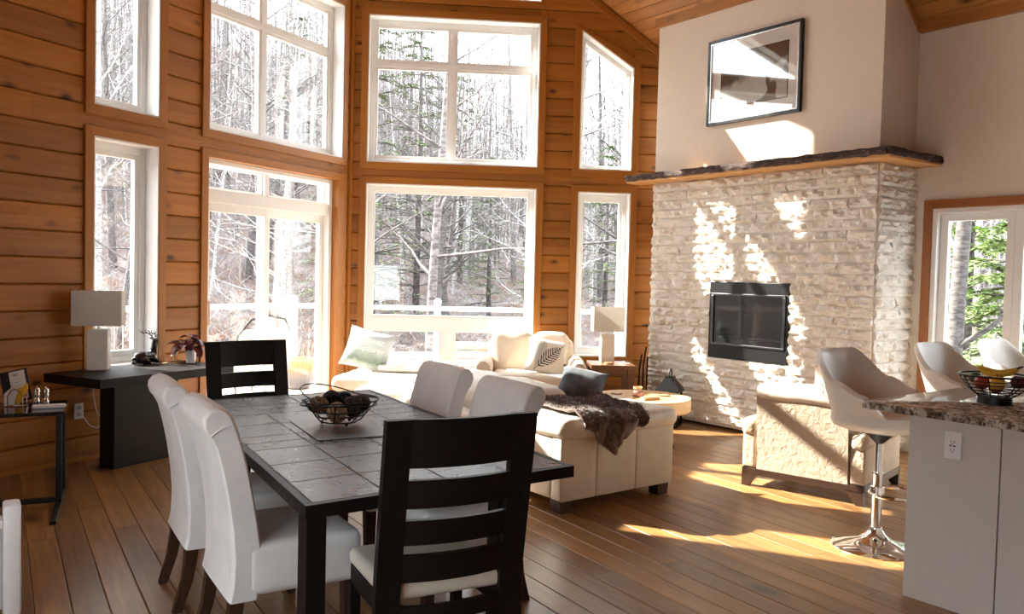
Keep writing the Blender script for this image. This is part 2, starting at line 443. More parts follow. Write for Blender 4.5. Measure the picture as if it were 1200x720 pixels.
while vi * pw < 7.9:
    v0 = vi * pw; vi += 1
    u = 0.6 - rnd.random() * 1.6
    while u < 9.5:
        L = rnd.choice([1.5, 1.9, 2.3, 2.8])
        a, b = u + .001, u + L - .001; u += L
        poly = clip_poly([fu * a + fv * v0, fu * b + fv * v0, fu * b + fv * (v0 - pw + .002), fu * a + fv * (v0 - pw + .002)])
        if not poly: continue
        o = fu * a + fv * v0
        loc = [inv @ (p - o) for p in poly]
        if max(p.x for p in loc) - min(p.x for p in loc) < .02: continue
        if len(poly) == 4 and abs((poly[0] - poly[1]).length - (b - a)) < 1e-4 and abs((poly[2] - poly[3]).length - (b - a)) < 1e-4:
            me = plank_mesh(b - a, pw - .002).mesh('floor_plank', 'oak_floor', smooth=False)
        else:
            me = MB().prism([(p.x, p.y) for p in loc], 2, 0, .02).mesh('floor_plank', 'oak_floor', smooth=False)
        obj('floor_plank', me, fl, (o.x, o.y, -.02), (0, 0, FA))
# bare boards behind the camera, never in view
MB().box(-1.6, 7.6, -2.8, 1.0, -0.021, -0.001).build('floor_plank', 'oak_floor', fl, smooth=False)

def poly_sub_rows(openings, s0, s1, ztop):
    """pieces (s_a, s_b, z_a, z_b) of every siding course left around rectangular openings"""
    out = []
    k = 0
    while True:
        z0 = ROW0 + k * ROW; z1 = z0 + ROW; k += 1
        if z0 > ztop: break
        z0 = max(z0, 0.0)
        cuts = sorted({s0, s1, *[c for o in openings for c in o[:2] if o[2] < z1 - 0.02 and o[3] > z0 + 0.02]})
        cur = None
        for a, b in zip(cuts[:-1], cuts[1:]):
            m = (a + b) / 2; za, zb = z0, z1
            for o in openings:
                if o[0] < m < o[1] and o[2] < z1 - 0.02 and o[3] > z0 + 0.02:
                    if o[2] <= z0 and o[3] >= z1: za = zb = None; break
                    if o[2] > z0: zb = min(zb, o[2])
                    else: za = max(za, o[3])
            if za is None or zb - za < 0.015: cur = None; continue
            if cur and cur[2] == za and cur[3] == zb and abs(cur[1] - a) < 1e-6: cur[1] = b
            else: cur = [a, b, za, zb]; out.append(cur)
    return out
def siding_mesh(L, h, d=0.03, c=0.016):
    # coved log-siding profile, front towards -y
    pr = [(0.0, 0.0), (0.0, h), (-d + c, h), (-d, h - 0.010), (-d - 0.005, h * 0.5), (-d, 0.010), (-d + c, 0.0)]
    return MB().prism(pr, 0, 0, L).mesh('siding_plank', 'pine', smooth=False)

def slab_with_holes(name, openings, s0, s1, z1, y0, y1, mat):
    """solid wall slab in wall coordinates with rectangular holes"""
    m = MB()
    S = sorted({s0, s1, *[c for o in openings for c in o[:2]]}); Z = sorted({0.0, z1, *[c for o in openings for c in o[2:4] if c < z1]})
    for a, b in zip(S[:-1], S[1:]):
        run = None
        for c, d in zip(Z[:-1], Z[1:]):
            hole = any(o[0] < (a + b) / 2 < o[1] and o[2] < (c + d) / 2 < o[3] for o in openings)
            if hole:
                if run: m.box(a, b, y0, y1, run[0], run[1]); run = None
            else: run = [c, d] if not run else [run[0], d]
        if run: m.box(a, b, y0, y1, run[0], run[1])
    return m.build(name, mat, smooth=False)

# openings in wall coordinates: left wall uses x = -s (x grows towards the prow corner)
L_wide, L_nar = (-2.03, -0.16), (-3.16, -2.555)
B_wide, B_nar = (0.20, 2.105), (2.575, 3.185)
rakeL = lambda x: RIDGE_Z - SLOPE * abs(x) * math.cos(AL)
rakeB = lambda x: RIDGE_Z - SLOPE * abs(x) * math.cos(AB)
T = 0.20                                       # wall thickness
openL = [(*L_wide, 2.745, 4.39), (*L_wide, 0.0, 2.50), (*L_nar, 2.745, 4.34), (*L_nar, 0.70, 2.505), (L_wide[0], -0.2, 4.60, 5.65)]
openB = [(*B_wide, 2.735, 4.35), (*B_wide, 0.26, 2.50), (*B_nar, 2.735, 4.32), (*B_nar, 0.61, 2.485), (0.25, B_wide[1], 4.58, 6.05)]
wl = struct(slab_with_holes('wall_left', openL, -6.4, 0.12, 6.7, 0.0, T, 'pine')); wl.location = K; wl.rotation_euler = (0, 0, AL)
wb = struct(slab_with_holes('wall_back', openB, 0.0, 3.95, 6.7, 0.0, T, 'pine')); wb.location = K; wb.rotation_euler = (0, 0, AB)
for w, op, s0, s1, zt in ((wl, openL, -6.1, -0.03, 5.9), (wb, openB, 0.03, 3.62, 5.9)):
    cache = {}
    for a, b, za, zb in poly_sub_rows(op, s0, s1, zt):
        # long courses are made up of separate boards
        parts = []
        x = a
        while b - x > 3.4:
            L = 2.0 + rnd.random() * 0.8; parts.append((x, x + L)); x += L
        parts.append((x, b))
        for p, q in parts:
            if za > max(rakeL(p), rakeL(q)) + 0.2: continue
            key = (round(q - p, 3), round(zb - za, 3))
            if key not in cache: cache[key] = siding_mesh(key[0] - 0.001, key[1])
            obj('siding_plank', cache[key], w, (p, 0, za))

# sloped infill above the raked window heads of both narrow windows
def tri_infill(w, x0, x1, z_at0, z_at1, ztop):
    MB().prism([(x0, z_at0), (x1, z_at1), (x1, ztop), (x0, ztop)], 1, -0.028, 0.15).build('siding_plank', 'pine', w, smooth=False)

# ------------------------------------------------------------------ windows
win_no = [0]
def window(wall, x0, x1, z0, z1, cols=(), rows=(), top=None, casing=True, cols_low=None, inset=0.10, fw=0.055, mun=0.05, sash=0.0, cz=0.075, label=None, split=None, sill=False, bottom_casing=True):
    """white vinyl window set in a deep opening. cols / rows: mullion centre lines (fractions in metres, wall coords)"""
    win_no[0] += 1
    w = struct(bpy.data.objects.new('window_%d' % win_no[0], None)); COL.objects.link(w)
    w.location = wall.matrix_basis @ Vector((0, 0, 0)); w.rotation_euler = wall.rotation_euler
    za, zb = (z1, z1) if top is None else top           # head height at x0 and x1
    # casing boards
    if casing:
        c = cz; y0, y1 = -0.052, -0.02
        v0 = MB().prism([(x0 - c, z0 - (c if bottom_casing else 0)), (x0, z0), (x0, za), (x0 - c, za + c)], 1, y0, y1, bev=0.003); v0.build('casing_board', 'pine_trim_v', w, smooth=False)
        v1 = MB().prism([(x1, z0), (x1 + c, z0 - (c if bottom_casing else 0)), (x1 + c, zb + c), (x1, zb)], 1, y0, y1, bev=0.003); v1.build('casing_board', 'pine_trim_v', w, smooth=False)
        MB().prism([(x0, za), (x1, zb), (x1 + c, zb + c), (x0 - c, za + c)], 1, y0, y1, bev=0.003).build('casing_board', 'pine_trim', w, smooth=False)
        if bottom_casing: MB().prism([(x0 - c, z0 - c), (x1 + c, z0 - c), (x1, z0), (x0, z0)], 1, y0, y1, bev=0.003).build('casing_board', 'pine_trim', w, smooth=False)
    # white jamb liner
    m = MB(); e = 0.014
    m.prism([(x0, z0), (x0 + e, z0), (x0 + e, za), (x0, za)], 1, -0.045, T); m.prism([(x1 - e, z0), (x1, z0), (x1, zb), (x1 - e, zb)], 1, -0.045, T)
    m.prism([(x0, za - e), (x1, zb - e), (x1, zb), (x0, za)], 1, -0.045, T); m.prism([(x0, z0), (x1, z0), (x1, z0 + e), (x0, z0 + e)], 1, -0.045, T)
    m.build('jamb_liner', 'vinyl', w, smooth=False)
    # frame
    ya, yb = inset, inset + 0.07
    X0, X1, Z0 = x0 + e, x1 - e, z0 + e
    sl = (zb - za) / (x1 - x0)
    zt = lambda x: za - e + sl * (x - x0)
    m = MB()
    m.prism([(X0, Z0), (X0 + fw, Z0), (X0 + fw, zt(X0 + fw)), (X0, zt(X0))], 1, ya, yb, bev=0.004)
    m.prism([(X1 - fw, Z0), (X1, Z0), (X1, zt(X1)), (X1 - fw, zt(X1 - fw))], 1, ya, yb, bev=0.004)
    m.prism([(X0 + fw, zt(X0 + fw) - fw), (X1 - fw, zt(X1 - fw) - fw), (X1 - fw, zt(X1 - fw)), (X0 + fw, zt(X0 + fw))], 1, ya, yb, bev=0.004)
    m.box(X0 + fw, X1 - fw, ya, yb, Z0, Z0 + fw, 0.004)
    m.build('frame', 'vinyl', w, smooth=False)
    gx0, gx1, gz0 = X0 + fw, X1 - fw, Z0 + fw
    # horizontal and vertical bars
    rb = [gz0] + [v for r in rows for v in (r - mun / 2, r + mun / 2)]
    for r in rows: MB().box(gx0, gx1, ya + 0.005, yb - 0.005, r - mun / 2, r + mun / 2, 0.004).build('transom_bar', 'vinyl', w, smooth=False)
    bands = []
    zs = [gz0] + list(rows) + [None]
    for i in range(len(rows) + 1):
        lo = gz0 if i == 0 else rows[i - 1] + mun / 2
        hi = None if i == len(rows) else rows[i] - mun / 2
        bands.append((lo, hi))
    for i, (lo, hi) in enumerate(bands):
        cl = cols if (cols_low is None or i > 0) else cols_low
        xs = [gx0] + [v for c in cl for v in (c - mun / 2, c + mun / 2)] + [gx1]
        for c in cl:
            h = hi if hi is not None else zt(c) - fw
            MB().box(c - mun / 2, c + mun / 2, ya + 0.002, yb - 0.002, lo, h, 0.004).build('mullion', 'vinyl', w, smooth=False)
        for a, b in zip(xs[0::2], xs[1::2]):
            ha, hb = (hi, hi) if hi is not None else (zt(a) - fw, zt(b) - fw)
            MB().prism([(a - .004, lo - .004), (b + .004, lo - .004), (b + .004, hb + .004), (a - .004, ha + .004)], 1, yb - 0.035, yb - 0.029).build('glass_pane', 'pane', w, smooth=False)
            if sash:   # slim inner sash around the pane
                q = sash; m = MB()
                m.prism([(a, lo), (a + q, lo), (a + q, ha), (a, ha)], 1, ya + .012, yb - .012); m.prism([(b - q, lo), (b, lo), (b, hb), (b - q, hb)], 1, ya + .012, yb - .012)
                m.prism([(a + q, lo), (b - q, lo), (b - q, lo + q), (a + q, lo + q)], 1, ya + .012, yb - .012); m.prism([(a + q, ha - q), (b - q, hb - q), (b - q, hb), (a + q, ha)], 1, ya + .012, yb - .012)
                m.build('sash', 'vinyl', w, smooth=False)
    if label: w['label'] = label
    return w

# left wall windows
window(wl, *L_wide, 2.745, 4.39, cols=(-1.22,), rows=(3.88,), sash=0.03, label='wide two by two white window high on the log wall above the patio door')
window(wl, *L_nar, 2.745, 4.34, top=(3.93, 4.34), sash=0.03, label='narrow upper window on the log wall above the console table window')
window(wl, *L_nar, 0.70, 2.505, sash=0.045, label='narrow lower window behind the black console table')
tri_infill(wl, L_nar[0] - 0.02, L_nar[1] + 0.02, 3.93, 4.36, 4.42)
window(wl, L_wide[0], -0.2, 4.60, 5.6, top=(4.75, 5.65), label='gable window on the log wall beside the ridge')
tri_infill(wl, L_wide[0] - 0.02, -0.18, 4.74, 5.66, 5.75)
# back wall windows
window(wb, *B_wide, 2.735, 4.35, cols=(1.13,), rows=(3.85,), sash=0.03, label='wide two by two white window high on the back wall')
window(wb, *B_nar, 2.735, 4.32, top=(4.30, 3.895), label='narrow raked upper window beside the chimney')
tri_infill(wb, B_nar[0] - 0.02, B_nar[1] + 0.02, 4.31, 3.885, 4.42)
window(wb, *B_nar, 0.61, 2.485, sash=0.03, label='narrow lower window beside the fireplace')
window(wb, *B_wide, 0.26, 2.50, cols=(), cols_low=(1.137,), rows=(0.94,), mun=0.15, sash=0.02, label='large picture window with two small panes below behind the armchair')
window(wb, 0.25, B_wide[1], 4.58, 6.05, top=(6.05, 4.85), label='gable window at the top of the back wall')
tri_infill(wb, 0.23, B_wide[1] + 0.02, 6.06, 4.84, 6.15)

# patio door on the left wall: transom lights above a pair of sliding panels
pd = struct(bpy.data.objects.new('door_1', None)); COL.objects.link(pd); pd.location = K; pd.rotation_euler = (0, 0, AL)
pd['label'] = 'white sliding patio door with two transom panes above'
x0, x1 = -2.03, -0.23
c = 0.075
MB().prism([(x0 - c, 0), (x0, 0), (x0, 2.50), (x0 - c, 2.575)], 1, -0.052, -0.02, bev=0.003).build('casing_board', 'pine_trim_v', pd, smooth=False)
MB().prism([(x1, 0), (x1 + c + .07, 0), (x1 + c + .07, 2.575), (x1, 2.50)], 1, -0.052, -0.02, bev=0.003).build('casing_board', 'pine_trim_v', pd, smooth=False)
MB().prism([(x0, 2.5), (x1, 2.5), (x1 + c + .07, 2.575), (x0 - c, 2.575)], 1, -0.052, -0.02, bev=0.003).build('casing_board', 'pine_trim', pd, smooth=False)
MB().prism([(x1, 0), (x1 + 0.06, 0), (x1 + .06, 2.50), (x1, 2.50)], 1, -0.02, T, bev=0.003).build('jamb_board', 'pine_trim_v', pd, smooth=False)
m = MB()
m.box(x0, x0 + .05, .03, T, 0.03, 2.5, .004); m.box(x1 - .05, x1, .03, T, .03, 2.5, .004); m.box(x0 + .05, x1 - .05, .03, T, 2.455, 2.5, .004)
m.box(x0 + .05, x1 - .05, .03, T, 2.11, 2.235, .006); m.box(x0, x1, .03, T, 0.0, .03)
m.build('frame', 'vinyl', pd, smooth=False)
xm = -1.19
MB().box(xm - .03, xm + .03, .06, .16, 2.235, 2.455, .004).build('mullion', 'vinyl', pd, smooth=False)
for a, b in ((x0 + .05, xm - .03), (xm + .03, x1 - .05)):
    m = MB(); q = .02
    m.box(a, a + q, .09, .14, 2.235, 2.455); m.box(b - q, b, .09, .14, 2.235, 2.455); m.box(a + q, b - q, .09, .14, 2.235, 2.255); m.box(a + q, b - q, .09, .14, 2.435, 2.455)
    m.build('sash', 'vinyl', pd, smooth=False)
    MB().box(a, b, .112, .118, 2.235, 2.455).build('glass_pane', 'pane', pd, smooth=False)
for (a, b, ya) in ((x0 + .05, xm + .035, .05), (xm - .035, x1 - .05, .11)):
    q = .06
    panel = MB()
    panel.box(a, a + q, ya, ya + .045, .03, 2.11, .004); panel.box(b - q, b, ya, ya + .045, .03, 2.11, .004)
    panel.box(a + q, b - q, ya, ya + .045, .03, .12, .004); panel.box(a + q, b - q, ya, ya + .045, 2.03, 2.11, .004)
    po = panel.build('sliding_panel', 'vinyl', pd, smooth=False)
    MB().box(a + q - .004, b - q + .004, ya + .02, ya + .026, .116, 2.034).build('glass_pane', 'pane', po, smooth=False)
hd = MB().tube([(x0 + .075, .045, 1.22), (x0 + .075, .012, 1.2), (x0 + .075, .008, 1.1), (x0 + .075, .012, 1.0), (x0 + .075, .045, .98)], .011, 8)
hd.build('door_handle', 'white_plastic', pd)

# corner bead where the two log walls meet
struct(MB().tube([(K.x + 0.0, K.y - 0.045, 0), (K.x, K.y - 0.045, 6.4)], 0.028, 10).build('trim_1', 'pine_trim_v'))
tr = bpy.data.objects['trim_1']

# baseboards of the log walls
for w, a, b, nm in ((wl, -6.1, -2.11, 'baseboard_left'), (wb, 0.05, 3.3, 'baseboard_back')):
    bb = struct(MB().box(a, b, -0.046, -0.030, 0.0, 0.028, .004).build(nm, 'pine_trim', smooth=False)); bb.location = K; bb.rotation_euler = w.rotation_euler

# right wall with the patio window, chimney breast, rear and side walls
DR = (1.70, 3.625, 0.0, 2.195)                 # right-hand door opening: y0, y1, z0, z1
m = MB(); zc = 4.2
for a, b, z0, z1 in ((-2.6, DR[0], 0, zc), (DR[1], 7.0, 0, zc), (DR[0], DR[1], DR[3], zc)):
    m.box(XR, XR + 0.2, a, b, z0, z1)
wr = struct(m.build('wall_right', 'paint', smooth=False))
ch = struct(MB().box(XF, XR + 0.01, 3.81, 6.41, 0.03, 5.2).build('wall_chimney', 'paint', smooth=False))
# log wall behind the camera, and the wall to the left of the camera with an unseen window added to light the chairs
struct(MB().box(-1.4, 7.6, -2.8, -2.6, 0, 6.7).build('wall_kitchen', 'pine', smooth=False))
m = MB()
for a, b, z0, z1 in ((-2.8, -.4, 0, 6.7), (3.2, 6.3, 0, 6.7), (-.4, 3.2, 0, .6), (-.4, 3.2, 1.75, 6.7)): m.box(-1.4, -1.2, a, b, z0, z1)
struct(m.build('wall_side', 'pine', smooth=False))
kw = struct(bpy.data.objects.new('window_20', None)); COL.objects.link(kw); kw.location = (-1.4, -.4, .6)
m = MB(); m.box(.04, .12, 0, .06, 0, 1.15); m.box(.04, .12, 3.54, 3.6, 0, 1.15); m.box(.04, .12, .06, 3.54, 0, .06); m.box(.04, .12, .06, 3.54, 1.09, 1.15); m.box(.04, .12, 1.77, 1.83, .06, 1.09)
m.build('frame', 'vinyl', kw, smooth=False)
for a, b in ((.06, 1.77), (1.83, 3.54)): MB().box(.078, .084, a, b, .06, 1.09).build('glass_pane', 'pane', kw, smooth=False)

# right-hand glazed door
rd = struct(bpy.data.objects.new('door_2', None)); COL.objects.link(rd); rd.location = (XR, DR[1], 0); rd.rotation_euler = (0, 0, R(-90))
rd['label'] = 'white glazed patio door with stained wood casing right of the fireplace'
c = 0.075; e = DR[1] - DR[0]                    # local x runs along -Y, local y runs to +X (outwards)
MB().prism([(-c, 0), (0, 0), (0, 2.195), (-c, 2.27)], 1, -0.025, 0.0, bev=.003).build('casing_board', 'cherry_trim', rd, smooth=False)
MB().prism([(e, 0), (e + c, 0), (e + c, 2.27), (e, 2.195)], 1, -0.025, 0.0, bev=.003).build('casing_board', 'cherry_trim', rd, smooth=False)
MB().prism([(0, 2.195), (e, 2.195), (e + c, 2.27), (-c, 2.27)], 1, -0.025, 0.0, bev=.003).build('casing_board', 'cherry_trim_h', rd, smooth=False)
m = MB()
m.box(0, .045, -.01, .19, 0, 2.195, .004); m.box(e - .045, e, -.01, .19, 0, 2.195, .004); m.box(.045, e - .045, -.01, .19, 2.15, 2.195, .004); m.box(.045, e - .045, .02, .19, 0, .04)
m.build('frame', 'vinyl', rd, smooth=False)
np_ = 3; pwid = (e - .09) / np_
for k in range(np_):
    a = .045 + k * pwid; b = a + pwid; q = .068
    m = MB()
    m.box(a, a + q, .05, .11, .04, 2.15, .006); m.box(b - q, b, .05, .11, .04, 2.15, .006); m.box(a + q, b - q, .05, .11, 2.085, 2.15, .006); m.box(a + q, b - q, .05, .11, .04, .16, .006)
    po = m.build('door_panel', 'vinyl', rd, smooth=False)
    MB().box(a + q - .004, b - q + .004, .078, .084, .156, 2.089).build('glass_pane', 'pane', po, smooth=False)

# ceiling: two roof slopes; separate boards on the slope in view
sl_len = 6.6
cl = struct(bpy.data.objects.new('ceiling', None)); COL.objects.link(cl); cl.location = (K.x, 0, RIDGE_Z)
for sgn in (1, -1):
    ln = (XR + 0.45 - K.x) / math.cos(ANG) if sgn > 0 else (K.x + 1.6) / math.cos(ANG)
    mt = Matrix.Rotation(sgn * ANG, 4, 'Y')
    m = MB()
    # plan outline follows the prow with a short roof overhang
    d = math.tan(abs(AB)) if sgn > 0 else math.tan(AL)
    y_r = K.y + 0.36
    pts = [(0, -2.8), (sgn * ln, -2.8), (sgn * ln, y_r - d * ln * math.cos(ANG)), (0, y_r)]
    m.prism(pts, 2, 0.03, 0.22)
    m.move(mt)
    m.build('roof_deck', 'pine_ceiling', cl, smooth=False)
    if sgn > 0:
        bw = 0.132; k = 0
        while k * bw < ln - 0.5:
            yend = K.y - 0.0 - d * (k * bw) * math.cos(ANG) + 0.02
            y = -0.6 - rnd.random() * 1.2
            while y < yend - .05:
                L = rnd.choice([1.2, 1.7, 2.2, 2.6]); y1 = min(y + L, yend)
                key = round(y1 - y, 3)
                w_ = bw - .0015; cc = .004
                mm = MB().prism([(0, 0), (0, .03), (w_, .03), (w_, 0), (w_ - cc, -.007), (cc, -.007)], 1, 0, key - .001)
                o = mm.build('ceiling_board', 'pine_ceiling', cl, smooth=False)
                o.location = mt @ Vector((k * bw, y, 0)); o.rotation_euler = (0, ANG, 0)
                y = y1
            k += 1
# small trims where the ceiling meets the painted walls
def slope_trim(n, x, y0, y1, mat='pine_ceiling'):
    zz = ceil_z(x) - 0.012
    m = MB().box(-0.05, 0.0, 0, y1 - y0, -0.055, 0.055, .004)
    o = struct(m.build('trim_%d' % n, mat, smooth=False)); o.location = (x, y0, zz); return o
slope_trim(2, XF, 3.79, 6.43); slope_trim(3, XR, -2.6, 3.80)
# raked trim on the right side of the chimney breast
o = struct(MB().box(0, (XR - XF) / math.cos(ANG), -0.02, 0.0, -0.07, -0.005, .003).build('trim_4', 'pine_ceiling', smooth=False))
o.location = (XF, 3.81, ceil_z(XF)); o.rotation_euler = (0, ANG, 0)
# raked trim where the back wall meets the ceiling
o = struct(MB().box(0, 4.5, -0.055, -0.03, -0.075, 0.0, .003).build('trim_5', 'pine_trim', smooth=False))
o.matrix_world = Matrix.Translation((K.x, K.y, RIDGE_Z - .01)) @ Matrix.Rotation(AB, 4, 'Z') @ Matrix.Rotation(math.atan(SLOPE * math.cos(AB)), 4, 'Y')
# ------------------------------------------------------------------ fireplace: split-face stone, firebox, live-edge mantel, picture
def stone_material():
    t = NT('split_face_limestone'); v = t.coord(rnd=61.0)
    n = t.noise(v, 9, 5, 0.65, 0.6); n2 = t.noise(v, 34, 4, 0.6)
    col = t.ramp(n, [(0.27, (0.66, 0.53, 0.40)), (0.40, (0.84, 0.77, 0.68)), (0.60, (0.89, 0.85, 0.79))])
    hs = t.n('ShaderNodeHueSaturation'); t.l(col, hs.inputs['Color']); t.l(t.math('ADD', t.math('MULTIPLY', t.random(), 0.06), 0.97), hs.inputs['Value'])
    t.bump(t.math('ADD', n2, t.math('MULTIPLY', n, 1.5)), 1.0, 0.020)
    return t.set(hs.outputs[0], 0.9, 0, 0.25)
MAT['stone'] = stone_material()
sf = struct(bpy.data.objects.new('wall_fireplace', None)); COL.objects.link(sf); sf.location = (XF, 3.81, 0)
sf['label'] = 'white split-face stone wall around the firebox'
MB().box(0.0, 0.03, 0.0, 2.6, 0.05, 2.555).build('backing', 'stone', sf, smooth=False)
rs = random.Random(11)
def stone_block(L, h, seed, d=0.045):
    """block with a hand-split front towards -x; origin at its lower near corner, length along +y"""
    m = MB(); n = max(4, int(L / 0.035)); k = 4
    g = {}
    for i in range(n + 1):
        for j in range(k + 1):
            y = L * i / n; z = h * j / k
            edge = (0.75 if i in (0, n) else 1.0) * (0.35 if j in (0, k) else 1.0)
            nz = noise.noise(Vector((y * 14 + seed * 7.1, z * 22, seed * 3.3)))
            nz2 = noise.noise(Vector((y * 34 + seed * 1.7, z * 48, seed * 9.1)))
            x = -0.006 - d * edge * (0.60 + 0.95 * nz + 0.5 * nz2)
            g[i, j] = m.b.verts.new((min(-0.003, x), y, z))
    for i in range(n):
        for j in range(k): m.b.faces.new((g[i, j], g[i, j + 1], g[i + 1, j + 1], g[i + 1, j]))
    back = {}
    for i, j in g:
        if i in (0, n) or j in (0, k): back[i, j] = m.b.verts.new((0.0, g[i, j].co.y, g[i, j].co.z))
    for i in range(n):
        for j in (0, k): m.b.faces.new((g[i, j], g[i + 1, j], back[i + 1, j], back[i, j]) if j == 0 else (g[i + 1, j], g[i, j], back[i, j], back[i + 1, j]))
    for j in range(k):
        for i in (0, n): m.b.faces.new((g[i, j + 1], g[i, j], back[i, j], back[i, j + 1]) if i == 0 else (g[i, j], g[i, j + 1], back[i, j + 1], back[i, j]))
    return m.mesh('stone_block', 'stone', smooth=True, angle=24)
CH = 0.0968; ncr = 26
FB = (0.82, 1.76, 0.727, 1.502)     # firebox hole in (y, z), y from the right-hand corner
bank = {}
def place_stones(parent, y0, y1, z, loc_fn, rot):
    y = y0; first = True
    while y < y1 - 0.01:
        L = rs.choice([0.30, 0.38, 0.46, 0.55, 0.62])
        if first: L *= 0.4 + rs.random() * 0.6; first = False
        if y1 - (y + L) < 0.16: L = y1 - y
        L = round(L / 0.01) * 0.01 if y + L < y1 - .001 else y1 - y
        key = (round(L, 3), rs.randrange(3))
        if key not in bank: bank[key] = stone_block(key[0] - 0.003, CH - 0.003, len(bank) + 1)
        obj('stone_block', bank[key], parent, loc_fn(y, z), rot)
        y += L
for cidx in range(ncr):
    z = 0.050 + cidx * CH
    if z + CH > FB[2] + .03 and z < FB[3] - .03:
        runs = [(0.0, FB[0]), (FB[1], 2.60)]
    else: runs = [(0.0, 2.60)]
    for a, b in runs: place_stones(sf, a, b, z, lambda y, z: (0, y, z), (0, 0, 0))
    # right-hand return of the chimney
    place_stones(sf, 0.0, XR - XF, z, lambda y, z: (XR - XF - y, 0, z), (0, 0, R(90)))

fb = thing('firebox', 'black metal gas firebox with glass front set in white stone', 'fireplace insert', (XF, 3.81, 0))
y0, y1, z0, z1 = FB
m = MB(); fx = -0.03
m.box(fx, .02, y0, y1, z1 - .115, z1, .004); m.box(fx, .02, y0, y1, z0, z0 + .135, .004); m.box(fx, .02, y0, y0 + .04, z0 + .135, z1 - .115, .004); m.box(fx, .02, y1 - .04, y1, z0 + .135, z1 - .115, .004)
m.build('surround', 'black_metal', fb, smooth=False)
m = MB(); i0, i1, j0, j1 = y0 + .04, y1 - .04, z0 + .135, z1 - .115; q = .022
m.box(fx - .012, fx + .02, i0 - .01, i1 + .01, j1 - q, j1, .003); m.box(fx - .012, fx + .02, i0 - .01, i1 + .01, j0, j0 + q, .003); m.box(fx - .012, fx + .02, i0 - .01, i0 + q, j0 + q, j1 - q, .003); m.box(fx - .012, fx + .02, i1 - q, i1 + .01, j0 + q, j1 - q, .003)
m.build('glass_frame', 'steel_dark', fb, smooth=False)
m = MB(); m.box(.016, .02, i0, i1, j0, j1); m.build('chamber', 'soot', fb, smooth=False)
MB().box(fx + .002, fx + .006, i0, i1, j0, j1).build('glass', 'fire_glass', fb, smooth=False)
m = MB()
for k in range(4):
    yy = i0 + .15 + k * .17
    m.tube([(-.004, yy - .1, j0 + .06 + .02 * (k % 2)), (-.006, yy, j0 + .085), (-.002, yy + .12, j0 + .07)], .016, 7)
m.build('ceramic_logs', 'char', fb)

# live-edge mantel: sawn wood below, dark bark along the front and the right end
mt_ = thing('mantel_shelf', 'live-edge wooden mantel shelf with dark rough bark front', 'mantel', (XF, 3.81, 2.565))
pl_ = MB().prism([(-.24, -.22), (-.24, 2.80), (-.02, 2.80), (-.02, 2.60 + .02), (0, 2.62), (0, 0), (XR - XF - .0, 0), (XR - XF, -.24)], 2, 0, .035)
pl_.build('shelf_board', 'mantel_wood', mt_, smooth=False)
def bark(path, seed):
    """rough bark band along a path in plan; outer face bulges"""
    m = MB(); rings = []
    P = []
    for a, b in zip(path[:-1], path[1:]):
        a, b = Vector(a), Vector(b); n = max(2, int((b - a).length / .03))
        P += [a + (b - a) * (i / n) for i in range(n)]
    P.append(Vector(path[-1]))
    for i, p in enumerate(P):
        d = (P[min(i + 1, len(P) - 1)] - P[max(i - 1, 0)]).normalized(); o = Vector((d.y, -d.x))
        ring = []
        nz = lambda k: noise.noise(Vector((i * .33 + seed, k * 1.9, seed))) 
        for k, (out, z) in enumerate(((-.03, .030), (.012, .018), (.026, .036), (.026, .062), (.012, .086), (-.03, .090))):
            jit = nz(k)
            q = p + o * (out + .012 * jit)
            ring.append((q.x, q.y, z + .010 * nz(k + 9)))
        rings.append(ring)
    m.rings(rings)
    return m
b = bark([(-.235, 2.82), (-.245, 1.6), (-.235, .5), (-.24, -.2)], 3.0); b.build('bark_edge', 'bark', mt_, angle=20)
b = bark([(-.25, -.21), (.2, -.215), (.60, -.235)], 8.0); b.build('bark_edge', 'bark', mt_, angle=20)
MB().box(-.20, XR - XF, -.20, .0, .034, .080).build('shelf_top', 'bark', mt_, smooth=False)
MB().box(-.20, -.0, 0, 2.79, .034, .072).build('shelf_top', 'mantel_wood', mt_, smooth=False)

# framed picture on the chimney
pf = thing('framed_picture', 'framed winter print in black frame with white mat above the mantel', 'picture', (XF, 4.585, 3.10))
W_, H_ = 1.10, 0.86; q = .03
m = MB(); m.box(-.045, -.002, 0, q, 0, H_, .004); m.box(-.045, -.002, W_ - q, W_, 0, H_, .004); m.box(-.045, -.002, q, W_ - q, 0, q, .004); m.box(-.045, -.002, q, W_ - q, H_ - q, H_, .004)
m.build('frame', 'frame_black', pf, smooth=False)
m = MB(); r = .012; a = q
m.box(-.038, -.01, a, a + r, a, H_ - a); m.box(-.038, -.01, W_ - a - r, W_ - a, a, H_ - a); m.box(-.038, -.01, a + r, W_ - a - r, a, a + r); m.box(-.038, -.01, a + r, W_ - a - r, H_ - a - r, H_ - a)
m.build('inner_fillet', 'steel', pf, smooth=False)
MB().box(-.014, -.008, q, W_ - q, q, H_ - q).build('mat_board', 'mat_board', pf, smooth=False)
m = MB(); m.box(-.0165, -.014, .155, W_ - .155, .16, H_ - .16); m.build('mat_line', 'soot', pf, smooth=False)
MB().box(-.019, -.0165, .163, W_ - .163, .168, H_ - .168).build('print', 'print', pf, smooth=False)
MB().box(-.028, -.025, q, W_ - q, q, H_ - q).build('glazing', 'pic_glass', pf, smooth=False)
